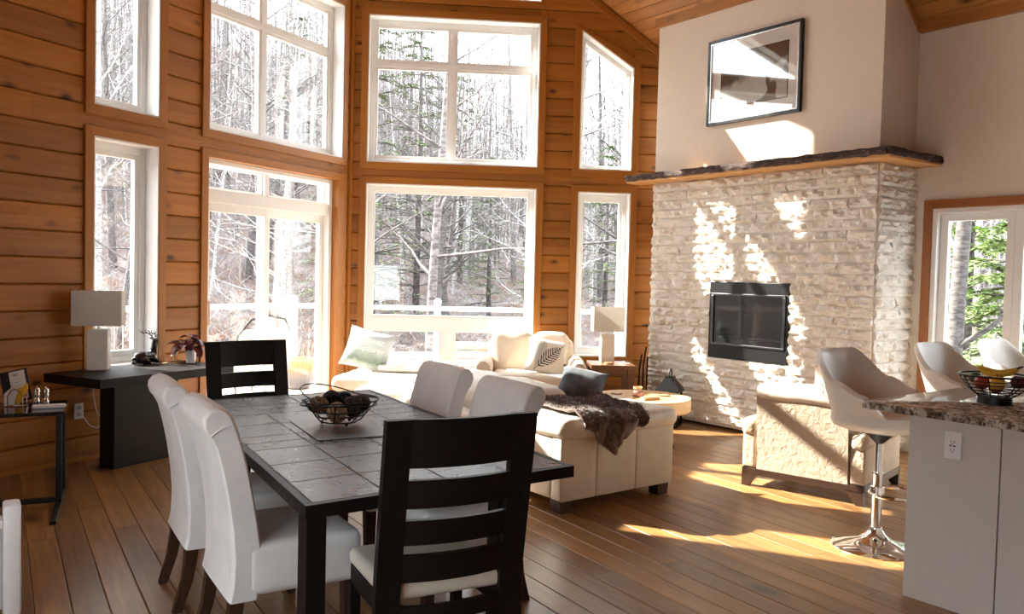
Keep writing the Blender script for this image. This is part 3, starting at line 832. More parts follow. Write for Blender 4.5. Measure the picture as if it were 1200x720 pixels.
# ------------------------------------------------------------------ dining table
DT = thing('dining_table', 'long black dining table topped with dark slate tiles', 'table', (1.055, 2.445, 0))
SK = Matrix(((1, 0.128, 0, 0), (-0.014, 1, 0, 0), (0, 0, 1, 0), (0, 0, 0, 1)))      # the table stands a little askew
TW, TL, TZ = 1.115, 2.30, 0.76
m = MB(); e = 0.03
m.box(0, TW, 0, e, TZ - .045, TZ, .002); m.box(0, TW, TL - e, TL, TZ - .045, TZ, .002); m.box(0, e, e, TL - e, TZ - .045, TZ, .002); m.box(TW - e, TW, e, TL - e, TZ - .045, TZ, .002)
m.move(SK).build('edge_frame', 'black_wood', DT, smooth=False)
MB().box(e, TW - e, e, TL - e, TZ - .045, TZ - .0032).move(SK).build('grout_bed', 'grout', DT, smooth=False)
MB().box(.16, TW - .16, .16, TL - .16, TZ - .085, TZ - .045, .002).move(SK).build('apron', 'black_wood', DT, smooth=False)
nx, ny = 4, 8; tw, tl = (TW - 2 * e) / nx, (TL - 2 * e) / ny; g = .0035
tile = MB().box(g, tw - g, g, tl - g, -.0032, -.0004, .0012, 1).move(SK).mesh('slate_tile', 'slate', smooth=False)
half = MB().box(g, tw - g, g, tl / 2 - g, -.0032, -.0004, .0012, 1).move(SK).mesh('slate_tile', 'slate', smooth=False)
for i in range(nx):
    for j in range(ny):
        p = SK @ Vector((e + i * tw, e + j * tl, TZ))
        if (i * 5 + j * 3) % 7 == 2:
            obj('slate_tile', half, DT, p); obj('slate_tile', half, DT, SK @ Vector((e + i * tw, e + (j + .5) * tl, TZ)))
        else: obj('slate_tile', tile, DT, p)
for x, y in ((.035, .035), (.78, .035), (.035, TL - .035), (.78, TL - .035)):
    p = SK @ Vector((x, y, 0))
    MB().box(-.034, .034, -.034, .034, 0, TZ - .045, .002).build('leg', 'black_wood', DT, smooth=False, loc=p)

# ------------------------------------------------------------------ slipcovered dining chairs
def parsons_chair(label):
    """faces +x; origin on the floor under the seat centre"""
    t = thing('slipcovered_chair', label, 'chair')
    w = 0.235
    # back: profile in (x, z), pushed across y with softened ends; top rolls backwards
    front = [(-.135, .44), (-.150, .55), (-.172, .68), (-.198, .80), (-.222, .89), (-.238, .94), (-.252, .972)]
    roll = [(-.275, .995), (-.305, 1.003), (-.335, .995), (-.354, .972), (-.358, .945), (-.348, .918), (-.330, .895)]
    back = [(-.312, .86), (-.292, .78), (-.272, .68), (-.255, .56), (-.246, .44), (-.250, .34), (-.262, .285)]
    bottom = [(-.15, .285)]
    prof = front + roll + back + bottom
    cx = sum(p[0] for p in prof) / len(prof)
    rings = []
    for y, s_ in ((-w, .80), (-w + .006, .92), (-w + .02, .985), (-w + .05, 1.0), (-.08, 1.03), (0, 1.04), (.08, 1.03), (w - .05, 1.0), (w - .02, .985), (w - .006, .92), (w, .80)):
        ring = []
        for i, (x, z) in enumerate(prof):
            # shrink about the slab's own centre line at the ends
            mid_x = x
            k = min(range(len(prof)), key=lambda q: (abs(prof[q][1] - z) + (0 if (prof[q][0] - x) * 1 != 0 and abs(prof[q][0] - x) > .05 else 9)))
            mx_ = (x + prof[k][0]) / 2 if abs(prof[k][1] - z) < .06 else x
            ring.append((mx_ + (x - mx_) * s_, y, z + (s_ - 1) * .04))
        rings.append(ring)
    MB().rings(rings).build('back_cover', 'slip', t)
    MB().soft(-.20, .255, -w - .004, w + .004, .285, .487, .035, .05, 8, .004, 2).build('seat_cover', 'slip', t)
    for s_ in (-1, 1):
        MB().prism([(.195, 0), (.235, 0), (.245, .30), (.185, .30)], 1, s_ * .19 - .025, s_ * .19 + .025, bev=.003).build('leg', 'dark_wood', t, smooth=False)
        rg = []
        for x, z, q in ((-.225, .32, .026), (-.228, .24, .025), (-.245, .13, .022), (-.285, .0, .019)):
            rg.append([(x - q, s_ * .195 - q, z), (x + q, s_ * .195 - q, z), (x + q, s_ * .195 + q, z), (x - q, s_ * .195 + q, z)])
        MB().rings(rg).build('leg', 'dark_wood', t, smooth=False)
    # stitched gather under the roll of the cover
    for s_ in (-1, 1): MB().tube([(-.330, s_ * (w + .002), .90), (-.30, s_ * (w + .004), .925), (-.262, s_ * (w + .002), .935)], .0035, 6).build('gathered_seam', 'slip', t)
    return t
pc = parsons_chair('white slipcovered chair on the console side of the table, nearer the patio door')
pc.location = (1.315, 3.87, 0); pc.rotation_euler = (0, 0, R(-6))
lab = ['white slipcovered chair on the console side of the table, farther from the patio door',
       'white slipcovered chair between table and cream sectional, nearer the patio door',
       'white slipcovered chair between table and cream sectional, farther from the patio door']
for (x, y, a), l in zip(((1.275, 3.19, -5), (2.20, 3.93, 175), (2.105, 3.20, 175)), lab):
    c = copy_tree(pc); c.location = (x, y, 0); c.rotation_euler = (0, 0, R(a)); c['label'] = l

# ------------------------------------------------------------------ ladder-back chairs
def ladder_chair(label):
    """faces +x; origin under the seat centre"""
    t = thing('ladder_back_chair', label, 'chair')
    hw = 0.265
    def bx(z):   # x of the back plane at height z (leans back above the seat, kicks back at the floor)
        return -.20 - .09 * max(0, (z - .45)) / .6 - .10 * max(0, (.42 - z) / .42) ** 1.6
    for s_ in (-1, 1):
        rg = []
        for z in (0, .1, .2, .32, .45, .6, .75, .9, 1.045):
            x = bx(z); y1 = s_ * (hw - .012 * max(0, .5 - z)); y0 = y1 - s_ * .085
            if z < .42: y0 = y1 - s_ * (.05 + .035 * z / .42)
            rg.append([(x - .016, y0, z), (x + .016, y0, z), (x + .016, y1, z), (x - .016, y1, z)])
        MB().rings(rg).build('back_post', 'black_wood', t, smooth=False)
    for z0, z1, nm in ((.885, 1.045, 'top_rail'), (.75, .845, 'slat'), (.625, .71, 'slat'), (.497, .59, 'slat'), (.36, .412, 'back_rail')):
        rg = []
        n = 12
        for i in range(n + 1):
            y = -hw + .075 + (2 * hw - .15) * i / n
            c = -.028 * (1 - (y / (hw - .075)) ** 2)
            rg.append([(bx(z0) - .011 + c, y, z0), (bx(z0) + .011 + c, y, z0), (bx(z1) + .011 + c, y, z1), (bx(z1) - .011 + c, y, z1)])
        MB().rings(rg).build(nm, 'black_wood', t, angle=30)
    MB().soft(-.20, .235, -.225, .225, .425, .49, .028, .06, 8).build('seat_pad', 'leather', t)
    m = MB(); m.box(-.19, .225, -.215, -.19, .35, .425); m.box(-.19, .225, .19, .215, .35, .425); m.box(.20, .225, -.19, .19, .35, .425)
    m.build('seat_rail', 'black_wood', t, smooth=False)
    for s_ in (-1, 1): MB().box(.19, .228, s_ * .205 - .019, s_ * .205 + .019, 0, .36, .002).build('leg', 'black_wood', t, smooth=False)
    m = MB(); m.box(-.2, .2, -.216, -.196, .17, .195); m.box(-.2, .2, .196, .216, .17, .195); m.box(-.01, .012, -.196, .196, .17, .195)
    m.build('stretcher', 'black_wood', t, smooth=False)
    return t
lc = ladder_chair('black ladder-back chair with cream leather seat at the table end by the kitchen island')
lc.location = (1.545, 2.50, 0); lc.rotation_euler = (0, 0, R(90 - 10))
l2 = copy_tree(lc); l2['label'] = 'black ladder-back chair at the table end in front of the patio door'
l2.location = (1.875, 4.985, 0); l2.rotation_euler = (0, 0, R(-90 + 4))

# ------------------------------------------------------------------ cream leather sectional with chaise end
SX = thing('leather_sectional', 'cream leather sectional sofa whose open end faces the dining table', 'sofa', (3.40, 3.93, 0))
xs = [0, .305, .67, 1.04]
for a, b in zip(xs[:-1], xs[1:]):
    MB().soft(a, b, 0, .10, .075, .50, .014, .015, 6).build('end_panel', 'leather', SX)
MB().soft(0, 1.04, .09, 2.08, .075, .49, .03, .0, 6).build('base', 'leather', SX)
MB().soft(-.03, 1.055, -.045, .78, .475, .615, .062, .12, 10, .010, 4).build('seat_cushion', 'leather', SX)
for k in range(2): MB().soft(.22, 1.05, .80 + k * .64, 1.43 + k * .64, .475, .60, .055, .12, 8, .008, 6 + k).build('seat_cushion', 'leather', SX)
MB().soft(.14, .64, .60, 2.08, .42, .70, .13, .06, 10, .012, 9).build('back', 'leather', SX)
for k in range(2): MB().soft(.42, .68, .74 + k * .67, 1.40 + k * .67, .54, .70, .10, .12, 8, .015, 12 + k).build('back_cushion', 'leather', SX)
for x, y in ((.05, .05), (.95, .05), (.05, 1.98), (.95, 1.98)): MB().prism([(0, 0), (.09, 0), (.10, .09), (-.01, .09)], 1, y - .04, y + .05).build('foot', 'dark_wood', SX, smooth=False, loc=(x - .04, 0, 0))

# brown fur throw over the open end of the sectional
def throw():
    t = thing('fur_throw', 'dark brown faux fur throw draped over the end of cream sectional', 'blanket')
    nu, nv = 34, 34
    G = []
    for i in range(nu + 1):
        row = []
        u = i / nu
        drop = .05 + .24 * max(0, 1 - abs(u - .46) / .34) + .04 * math.sin(u * 9)
        back = .66 - .16 * u + .05 * math.sin(u * 7)
        total = back + drop
        for j in range(nv + 1):
            d = total * j / nv
            x = 3.46 + .68 * u + .12 * (j / nv) * (.5 - u)
            nz = noise.noise(Vector((u * 3.2, d * 6.5, 1.7))); nz2 = noise.noise(Vector((u * 9, d * 14, 4.2)))
            fold = .040 * max(0, nz) + .014 * nz2 + .018 * abs(math.sin(u * 8 + d * 5))
            if d < back:
                y = 3.885 + (back - d); z = .642 + fold
                edge = max(0, 1 - (back - d) / .07); z -= .022 * edge ** 2
            else:
                y = 3.862 - fold * .9 - .004; z = .612 - (d - back)
            row.append(Vector((x, y, z)))
        G.append(row)
    m = MB(); top = [[m.b.verts.new(p) for p in r] for r in G]
    nr = []
    for i in range(nu + 1):
        r = []
        for j in range(nv + 1):
            a = G[min(i + 1, nu)][j] - G[max(i - 1, 0)][j]; b = G[i][min(j + 1, nv)] - G[i][max(j - 1, 0)]
            n = a.cross(b).normalized()
            if n.z < 0 and n.y > 0: n = -n
            if n.z < -.2: n = -n
            r.append(n)
        nr.append(r)
    bot = [[m.b.verts.new(G[i][j] - nr[i][j] * .012) for j in range(nv + 1)] for i in range(nu + 1)]
    for i in range(nu):
        for j in range(nv):
            m.b.faces.new((top[i][j], top[i + 1][j], top[i + 1][j + 1], top[i][j + 1])); m.b.faces.new((bot[i][j], bot[i][j + 1], bot[i + 1][j + 1], bot[i + 1][j]))
    for i in range(nu):
        for j in (0, nv): m.b.faces.new((top[i][j], bot[i][j], bot[i + 1][j], top[i + 1][j]))
    for j in range(nv):
        for i in (0, nu): m.b.faces.new((top[i][j], top[i][j + 1], bot[i][j + 1], bot[i][j]))
    m.build('cloth', 'fur', t, angle=80)
    rr = random.Random(3)
    for nm, mt, cnt, ln in (('fur_pile', 'fur', 9000, .022), ('fur_tips', 'fur_tip', 1600, .026)):
        vv, ff = [], []
        for _ in range(cnt):
            i, j = rr.randrange(nu), rr.randrange(nv)
            if nm == 'fur_tips' and rr.random() < .6: i = rr.choice([0, 0, nu - 1]) if rr.random() < .5 else i; j = nv - 1 if rr.random() < .6 else j
            p = G[i][j].lerp(G[i + 1][j + 1], rr.random()) + (G[i + 1][j] - G[i][j]) * rr.random() * .6
            n = (nr[i][j] + Vector((rr.uniform(-.7, .7), rr.uniform(-.5, .5), rr.uniform(-.9, .1)))).normalized()
            s_ = n.cross(Vector((rr.uniform(-1, 1), rr.uniform(-1, 1), rr.uniform(-1, 1)))).normalized() * .0016
            k = len(vv); vv += [p - s_, p + s_, p + n * ln * rr.uniform(.6, 1.2)]; ff.append((k, k + 1, k + 2))
        me = bpy.data.meshes.new(nm); me.from_pydata(vv, [], ff); me.materials.append(MAT[mt])
        o = obj(nm, me, t); o['kind'] = 'stuff'
    return t
throw()

def cushion(name, label, mat, loc, rot, w=.45, h=.45, t=.16, cat='cushion', **kw):
    return tag(MB().pillow((0, 0, 0), w, h, t, **kw).build(name, mat, None, loc=loc, rot=rot), label, cat)
MAT['grey_pillow'] = fabric('slate_blue_cushion', (0.095, 0.108, 0.125), var=.75, weave=200, bump=.3)
cushion('scatter_cushion', 'dark blue grey scatter cushion leaning on the sectional back beside the fur throw', 'grey_pillow', (4.17, 4.61, .70), (R(-50), R(10), R(-48)), .36, .34, .14)

# ------------------------------------------------------------------ armchair with its back to the dining area
AC = thing('fireside_armchair', 'tan embossed armchair with dark wood base facing the fireplace, back turned', 'armchair', (5.62, 3.50, 0), R(13.3))
hw = .435
fr = MB()
fr.box(-.46, .44, -hw, -hw + .045, .085, .135, .003); fr.box(-.46, .44, hw - .045, hw, .085, .135, .003); fr.box(-.46, -.415, -hw, hw, .085, .135, .003); fr.box(.395, .44, -hw, hw, .085, .135, .003)
fr.build('base_frame', 'dark_wood', AC, smooth=False)
for sx in (-1, 1):
    for sy in (-1, 1):
        x = -.46 if sx < 0 else .44; y = hw * sy
        MB().prism([(0, 0), (.05, 0), (.13, .1), (0, .1)] if sy < 0 else [(0, 0), (-.05, 0), (-.13, .1), (0, .1)], 0, x if sx < 0 else x - .045, x + .045 if sx < 0 else x).build('leg', 'dark_wood', AC, smooth=False, loc=(0, y, 0))
rg = []
for z, x0, x1 in ((.135, -.455, -.25), (.30, -.462, -.24), (.50, -.478, -.24), (.64, -.492, -.25), (.70, -.495, -.28)):
    n = 12; ww = .325
    rg.append([(x0, -ww, z), (x0, -ww * .5, z), (x0 - .004, 0, z), (x0, ww * .5, z), (x0, ww, z), (x1, ww, z), (x1, 0, z), (x1, -ww, z)])
MB().rings(rg).build('back_panel', 'tan_fabric', AC, angle=30)
MB().soft(-.515, -.22, -.335, .335, .655, .762, .05, .06, 12, .008, 5).build('back_roll', 'cream_fabric', AC)
for sy in (-1, 1):
    a, b = (sy * .335, sy * .44) if sy > 0 else (-.44, -.335)
    MB().soft(-.455, .40, a, b, .135, .40, .02, .0, 6).build('arm', 'tan_fabric', AC)
    MB().soft(-.47, .42, a - .012, b + .012, .37, .505, .045, .05, 8, .003, sy + 3).build('arm_pad', 'tan_fabric', AC)
MB().soft(-.25, .42, -.325, .325, .30, .47, .05, .08, 8, .005).build('seat_cushion', 'cream_fabric', AC)
MB().soft(-.30, -.12, -.31, .31, .44, .74, .07, .15, 8, .012, 3).build('back_cushion', 'cream_fabric', AC)
cushion('scatter_cushion', 'pale pink cream cushion standing in the embossed armchair', 'cream_fabric', (5.52, 3.30, .70), (R(-14), 0, R(-78)), .46, .42, .15)
# reading glasses lying on the chair back
eg = thing('eyeglasses', 'small dark eyeglasses resting on top of the tan armchair back', 'glasses', (5.235, 3.23, .772), R(95))
for s_ in (-1, 1): MB().tube([(s_ * .031 + .024 * math.cos(a), 0, .024 + .019 * math.sin(a)) for a in [2 * PI * k / 14 for k in range(14)]], .003, 6, close=True).build('rim', 'black_metal', eg)
m = MB(); m.tube([(-.008, 0, .028), (0, 0, .033), (.008, 0, .028)], .0028, 6); m.build('bridge', 'black_metal', eg)
for s_ in (-1, 1): MB().tube([(s_ * .055, 0, .03), (s_ * .056, .06, .016), (s_ * .054, .12, .003)], .0026, 6).build('temple', 'black_metal', eg)

# ------------------------------------------------------------------ armchair by the picture window, window chaise, cushions
LV = thing('window_armchair', 'wide cream fabric armchair in front of the picture window', 'armchair', (5.60, 7.02, 0), R(-37))
# local: faces -y
MB().soft(-.56, .56, -.36, .40, .08, .34, .04, 0, 6).build('base', 'cream_fabric', LV)
MB().soft(-.41, .41, -.44, .20, .32, .485, .06, .12, 10, .006, 2).build('seat_cushion', 'cream_fabric', LV)
for s_ in (-1, 1):
    rg = []
    for y, k in ((-.40, .86), (-.375, .97), (-.30, 1.0), (.0, 1.0), (.30, 1.02), (.38, .97)):
        ring = []
        for (dx, z) in ((-.075, .08), (-.08, .40), (-.095, .52), (-.085, .60), (-.04, .645), (.02, .645), (.07, .60), (.085, .52), (.08, .40), (.075, .08)):
            ring.append((s_ * .50 + dx * k, y, .08 + (z - .08) * (1.0 if y > -.35 else .985) - .06 * max(0, -y) * (z > .5)))
        rg.append(ring)
    MB().rings(rg).build('arm', 'cream_fabric', LV, angle=60)
MB().soft(-.47, .47, .18, .40, .30, .82, .07, .04, 8).build('back', 'cream_fabric', LV)
MB().soft(-.425, .01, .02, .24, .46, .90, .08, .16, 10, .016, 3, Matrix.Rotation(R(-10), 4, 'X')).build('back_cushion', 'cream_fabric', LV)
MB().soft(.01, .425, .02, .24, .46, .90, .08, .16, 10, .016, 8, Matrix.Rotation(R(-10), 4, 'X')).build('back_cushion', 'cream_fabric', LV)
for x in (-.48, .48):
    for y in (-.30, .34): MB().lathe([(.02, 0), (.028, .09)], 10, (x, y, 0)).build('foot', 'dark_wood', LV)

def feather_material():
    # cream cushion cover printed with two grey feathers (object space: x across, z up)
    t = NT('feather_print_cotton'); v = t.coord(); sep = t.n('ShaderNodeSeparateXYZ'); t.l(v, sep.inputs[0])
    def feather(cx, cz, ang, ln, wd, barbs):
        ca, sa = math.cos(ang), math.sin(ang)
        X = t.math('SUBTRACT', sep.outputs[0], cx); Z = t.math('SUBTRACT', sep.outputs[2], cz)
        a = t.math('ADD', t.math('MULTIPLY', X, ca), t.math('MULTIPLY', Z, sa)); b = t.math('SUBTRACT', t.math('MULTIPLY', Z, ca), t.math('MULTIPLY', X, sa))
        ab = t.math('ABSOLUTE', b)
        q = t.math('DIVIDE', a, ln / 2)
        lim = t.math('MULTIPLY', t.math('SUBTRACT', 1.0, t.math('MULTIPLY', q, q)), wd)
        ins = t.math('GREATER_THAN', lim, ab)
        st = t.math('SINE', t.math('MULTIPLY', t.math('SUBTRACT', a, t.math('MULTIPLY', ab, 0.9)), barbs))
        lines = t.math('GREATER_THAN', st, 0.0)
        stem = t.math('MULTIPLY', t.math('LESS_THAN', ab, 0.0035), t.math('LESS_THAN', t.math('ABSOLUTE', a), ln * 0.6))
        return t.math('MAXIMUM', t.math('MULTIPLY', ins, lines), stem), ins
    f1, i1 = feather(-0.09, 0.02, R(78), 0.34, 0.055, 420.0); f2, i2 = feather(0.01, -0.02, R(48), 0.36, 0.075, 190.0)
    col = t.mix(t.math('MULTIPLY', f1, 0.75), (0.80, 0.77, 0.70), (0.20, 0.24, 0.27)); col = t.mix(f2, col, (0.07, 0.075, 0.085))
    t.bump(t.noise(v, 240, 2), .2, .003)
    return t.set(col, .95, 0, .2)
MAT['feather'] = feather_material()
cushion('scatter_cushion', 'cream cushion printed with two grey feathers on the window armchair', 'feather', (5.64, 6.80, .655), (R(-24), R(12), R(-28)), .46, .42, .17)

WC = thing('window_chaise', 'low cream fabric chaise in the window corner under white throw', 'chaise', (4.12, 7.48, 0), R(-45))
MB().soft(-.42, .62, -.55, .42, .05, .36, .03, 0, 6).build('base', 'cream_fabric', WC)
MB().soft(-.43, .63, -.56, .43, .345, .50, .06, .08, 10, .006).build('seat_cushion', 'cream_fabric', WC)
MB().soft(.05, .64, -1.28, -.57, .05, .34, .04, 0, 6).build('base', 'slip', WC)
MB().soft(.03, .66, -1.30, -.56, .33, .50, .07, .10, 10, .008, 3).build('seat_cushion', 'slip', WC)
for x in (-.38, .56):
    for y in (-.5, .36): MB().lathe([(.02, 0), (.026, .06)], 8, (x, y, 0)).build('foot', 'dark_wood', WC)
MAT['knit'] = fabric('white_knit', (0.82, 0.80, 0.78), weave=60, bump=.8, big=9.0)
tag(MB().soft(-.34, .40, -.30, .30, .0, .075, .036, .10, 10, .014, 7).build('folded_throw', 'knit', None, loc=(4.40, 7.42, .505), rot=(0, 0, R(-45))), 'folded white knitted throw on the window chaise', 'blanket')
MAT['mist'] = None
def mist_material():
    t = NT('misty_forest_print'); v = t.coord(); sep = t.n('ShaderNodeSeparateXYZ'); t.l(v, sep.inputs[0])
    h = t.math('ADD', sep.outputs[2], t.math('MULTIPLY', t.math('SUBTRACT', t.noise(v, 16, 4), .5), .10))
    hh = t.math('ADD', t.math('MULTIPLY', h, 2.0), .5)
    return t.set(t.ramp(hh, [(0.12, (.60, .68, .66)), (0.24, (.22, .30, .25)), (0.40, (.46, .55, .52)), (0.55, (.70, .77, .78)), (0.8, (.66, .74, .78))]), .95, 0, .2)
MAT['mist'] = mist_material()
vc = cushion('scatter_cushion', 'pale misty green cushion with white script lettering on the chaise', 'mist', (3.94, 7.62, .715), (R(-22), R(13), R(-42)), .50, .44, .15)
def lettering(txt, size, loc, rot, parent, mat, name='lettering', ext=.001):
    cu = bpy.data.curves.new(name, 'FONT'); cu.body = txt; cu.size = size; cu.align_x = 'CENTER'; cu.extrude = ext; cu.shear = .35
    tmp = bpy.data.objects.new(name, cu); COL.objects.link(tmp)
    dg = bpy.context.evaluated_depsgraph_get(); me = bpy.data.meshes.new_from_object(tmp.evaluated_get(dg))
    bpy.data.objects.remove(tmp); me.materials.clear(); me.materials.append(MAT[mat] if isinstance(mat, str) else mat)
    return obj(name, me, parent, loc, rot)
MAT['white_ink'] = plain('white_ink', (.9, .9, .9), .9, var=.01)
for txt, x, z, sz in (('Venez', .03, .055, .095), ('explorer', .03, -.035, .085)):
    lt = lettering(txt, sz, (x, -.086, z), (R(90), 0, 0), vc, 'white_ink')

# ------------------------------------------------------------------ end table, coffee table
ET = thing('end_table', 'small walnut end table beside the window armchair', 'table', (6.215, 6.425, 0), R(-36))
MB().box(-.235, .235, -.25, .25, .555, .60, .004).build('top', 'walnut', ET, smooth=False)
MB().box(-.20, .20, -.21, .21, .49, .555).build('apron', 'walnut', ET, smooth=False)
for x in (-.19, .19):
    for y in (-.205, .205): MB().box(x - .035, x + .035, y - .03, y + .03, 0, .555, .003).build('leg', 'walnut', ET, smooth=False)
CT = thing('coffee_table', 'round thick pale wood coffee table on black pedestal', 'coffee table', (5.46, 5.22, 0))
MB().lathe([(.0, .33), (.42, .33), (.435, .345), (.435, .438), (.428, .45), (.33, .45), (.322, .446), (.312, .446)], 48).build('rim', 'round_wood', CT)
MB().lathe([(.0, .440), (.318, .440), (.318, .4475), (.0, .4475)], 48).build('inlay', 'round_wood_dark', CT)
MB().lathe([(.30, .0), (.30, .02), (.06, .035), (.05, .06), (.05, .32), (.14, .332)], 28).build('pedestal', 'black_metal', CT)
# ------------------------------------------------------------------ island, granite worktop, stools
IS = thing('kitchen_island', 'white panelled kitchen island end with outlet', 'kitchen island', (3.94, 0.5, 0))
MB().box(.02, 2.9, 0, 1.50, 0.0, .885).build('body', 'island_paint', IS, smooth=False)
MB().box(0, .02, 1.089, 1.50, 0.0, .885, .002).build('end_panel', 'island_paint', IS, smooth=False)
MB().box(.003, .02, 0.0, 1.085, 0.0, .885, .002).build('end_panel', 'island_paint', IS, smooth=False)
op = MB().box(-.007, 0, 1.252, 1.330, .706, .834, .003).build('outlet_plate', 'white_plastic', IS, smooth=False)
MB().box(-.010, -.007, 1.271, 1.311, .735, .805, .002).build('outlet_insert', 'white_plastic', op, smooth=False)
for z in (.750, .787):
    for dy in (-.008, .008): MB().box(-.0108, -.010, 1.291 + dy - .0015, 1.291 + dy + .0015, z - .004 + .003, z + .007).build('slot', 'soot', op, smooth=False)
    MB().box(-.0108, -.010, 1.2885, 1.2935, z - .010, z - .005).build('slot', 'soot', op, smooth=False)
for dy in (-.008, .009): MB().box(-.0110, -.010, 1.291 + dy - .006, 1.291 + dy + .005, .767, .773).build('button', 'soot', op, smooth=False)
CTOP = (3.905, 2.235)
def rounded_rect(x0, x1, y0, y1, r, n=6):
    pts = []
    for cx, cy, a0 in ((x1 - r, y1 - r, 0), (x0 + r, y1 - r, 90), (x0 + r, y0 + r, 180), (x1 - r, y0 + r, 270)):
        for k in range(n + 1): a = R(a0 + 90 * k / n); pts.append((cx + r * math.cos(a), cy + r * math.sin(a)))
    return pts
wt_ = MB().prism(rounded_rect(3.905, 6.9, .40, 2.235, .02), 2, .886, .922, bev=.003)
tag(wt_.build('granite_worktop', 'granite', None, angle=40), 'polished brown speckled granite worktop on the white island', 'countertop')

def stool_shell(scale=1.0):
    """bucket seat: y+ is the back, y- the open front; z = 0 at the pan"""
    N = 80
    def ss(a, b, x): t = max(0, min(1, (x - a) / (b - a))); return t * t * (3 - 2 * t)
    def rim_h(th):
        a = abs(th)
        return max(.014, .345 - .165 * ss(R(30), R(66), a) - .060 * ss(R(66), R(100), a) - .115 * ss(R(100), R(132), a))
    def plan(th, rx, ry, e=3.2):
        c, s_ = math.sin(th), math.cos(th)
        k = (abs(c) ** e + abs(s_) ** e) ** (-1 / e)
        return Vector((c * k * rx, s_ * k * ry))
    th_list = [-PI + 2 * PI * i / N for i in range(N)]
    def P(th, t, u, off):
        h = rim_h(th)
        w = h / .345
        rx = .205 + .050 * u * (.4 + .6 * w); ry = .185 + .045 * u * w
        if t < 1: q = plan(th, .205 * t, .185 * t); z = .012 * t * t
        else: q = plan(th, rx, ry); z = .012 + (h - .012) * u
        d = plan(th, 1.0, 1.0).normalized()
        q = q + d * off
        return Vector((q.x, q.y + .045 * u * w * w, z))
    rings = []
    for t, u in [(.02, 0), (.4, 0), (.75, 0), (.92, 0), (1, .0), (1, .08), (1, .2), (1, .4), (1, .6), (1, .8), (1, .95)]:
        rings.append([P(th, t, u, -.008 if u else 0) for th in th_list])
    rings.append([P(th, 1, 1.0, .010) + Vector((0, 0, .012)) for th in th_list])
    for u in (.95, .8, .6, .4, .2, .08, .0):
        rings.append([P(th, 1, u, .030) for th in th_list])
    def bot(th, t, off, z): q = P(th, t, 0, off); return Vector((q.x, q.y, z))
    rings.append([bot(th, 1, .034, -.03) for th in th_list])
    rings.append([bot(th, 1, .022, -.062) for th in th_list])
    rings.append([bot(th, .86, .0, -.085) for th in th_list])
    rings.append([bot(th, .3, .0, -.09) for th in th_list])
    m = MB(); m.rings(rings)
    return m
def bar_stool(label):
    t = thing('bar_stool', label, 'bar stool', (4.53, 2.47, 0), R(0))
    sh = stool_shell(); sh.move(Matrix.Translation((.03, 0, .765)) @ Matrix.Diagonal((1.15, 1.12, 1.0, 1.0)))
    sh.build('seat_shell', 'stool_leather', t, angle=60)
    MB().lathe([(.02, .60), (.085, .66), (.10, .675), (.10, .69)], 20).build('swivel_plate', 'black_metal', t)
    MB().lathe([(.240, 0), (.242, .006), (.232, .012), (.16, .028), (.09, .050), (.055, .078), (.036, .105), (.034, .118)], 40).build('base', 'chrome', t)
    MB().lathe([(.030, .11), (.030, .42), (.033, .425), (.033, .435)], 20).build('column', 'chrome', t)
    MB().lathe([(.0215, .42), (.0215, .68)], 18).build('gas_lift', 'chrome', t)
    MB().lathe([(.038, .315), (.038, .352)], 18).build('collar', 'chrome', t)
    pts = [(.036, 0, .335)] 
    loop = [(.05 * math.cos(a), .05 * math.sin(a), 0) for a in ()]
    path = []
    for k in range(25):
        a = R(200) + R(320) * k / 24 - R(90)
        path.append((.155 * math.cos(a + R(0)) , -.115 + .135 * math.sin(a), .335))
    MB().tube(path, .010, 8).build('footrest', 'chrome', t)
    MB().tube([(-.02, .03, .665), (-.09, .06, .655), (-.135, .075, .630), (-.15, .08, .622)], .005, 6).build('lever', 'chrome', t)
    return t
st = bar_stool('ivory leather bar stool with chrome pedestal at the rounded island corner')
st.rotation_euler = (0, 0, R(0))
for x, l in ((5.72, 'ivory leather bar stool second along the granite worktop'), (6.66, 'ivory leather bar stool third along the granite worktop')):
    c = copy_tree(st); c.location = (x, 2.50, 0); c['label'] = l
    c.rotation_euler = (0, 0, R(-2))

# wire fruit bowl
FBW = (4.47, 1.84, .922)
fbw = thing('fruit_bowl', 'black wire fruit bowl on the granite worktop', 'bowl', FBW)
MB().lathe([(.072, 0), (.080, 0), (.076, .035), (.068, .035)], 28).build('foot_ring', 'black_metal', fbw)
for k, (r, z) in enumerate(((.082, .040), (.100, .052), (.117, .066), (.132, .082), (.145, .100), (.155, .118), (.168, .142))):
    MB().tube([(r * math.cos(a), r * math.sin(a), z) for a in [2 * PI * i / 40 for i in range(40)]], .0028 if k < 6 else .0048, 6, close=True).build('wire_ring', 'black_metal', fbw)
for i in range(8):
    a = 2 * PI * i / 8 + .2
    MB().tube([(r * math.cos(a), r * math.sin(a), z) for r, z in ((.072, .034), (.1, .051), (.132, .081), (.156, .118), (.169, .142))], .0034, 6).build('wire_rib', 'black_metal', fbw)
def fruit_mat(name, c1, c2, sc=6):
    t = NT(name); v = t.coord((1, 1, 1)); n = t.noise(v, sc * 4, 4)
    return t.set(t.ramp(n, [(0.35, c1), (0.65, c2)]), .3)
MAT['apple'] = fruit_mat('red_apple', (.30, .015, .02), (.48, .07, .03)); MAT['peach'] = fruit_mat('yellow_fruit', (.75, .38, .05), (.85, .55, .10))
MAT['avocado'] = fruit_mat('green_fruit', (.03, .06, .015), (.07, .12, .03)); MAT['plum'] = fruit_mat('dark_plum', (.10, .012, .02), (.18, .02, .03)); MAT['banana'] = fruit_mat('banana_skin', (.80, .52, .05), (.90, .66, .12), 3)
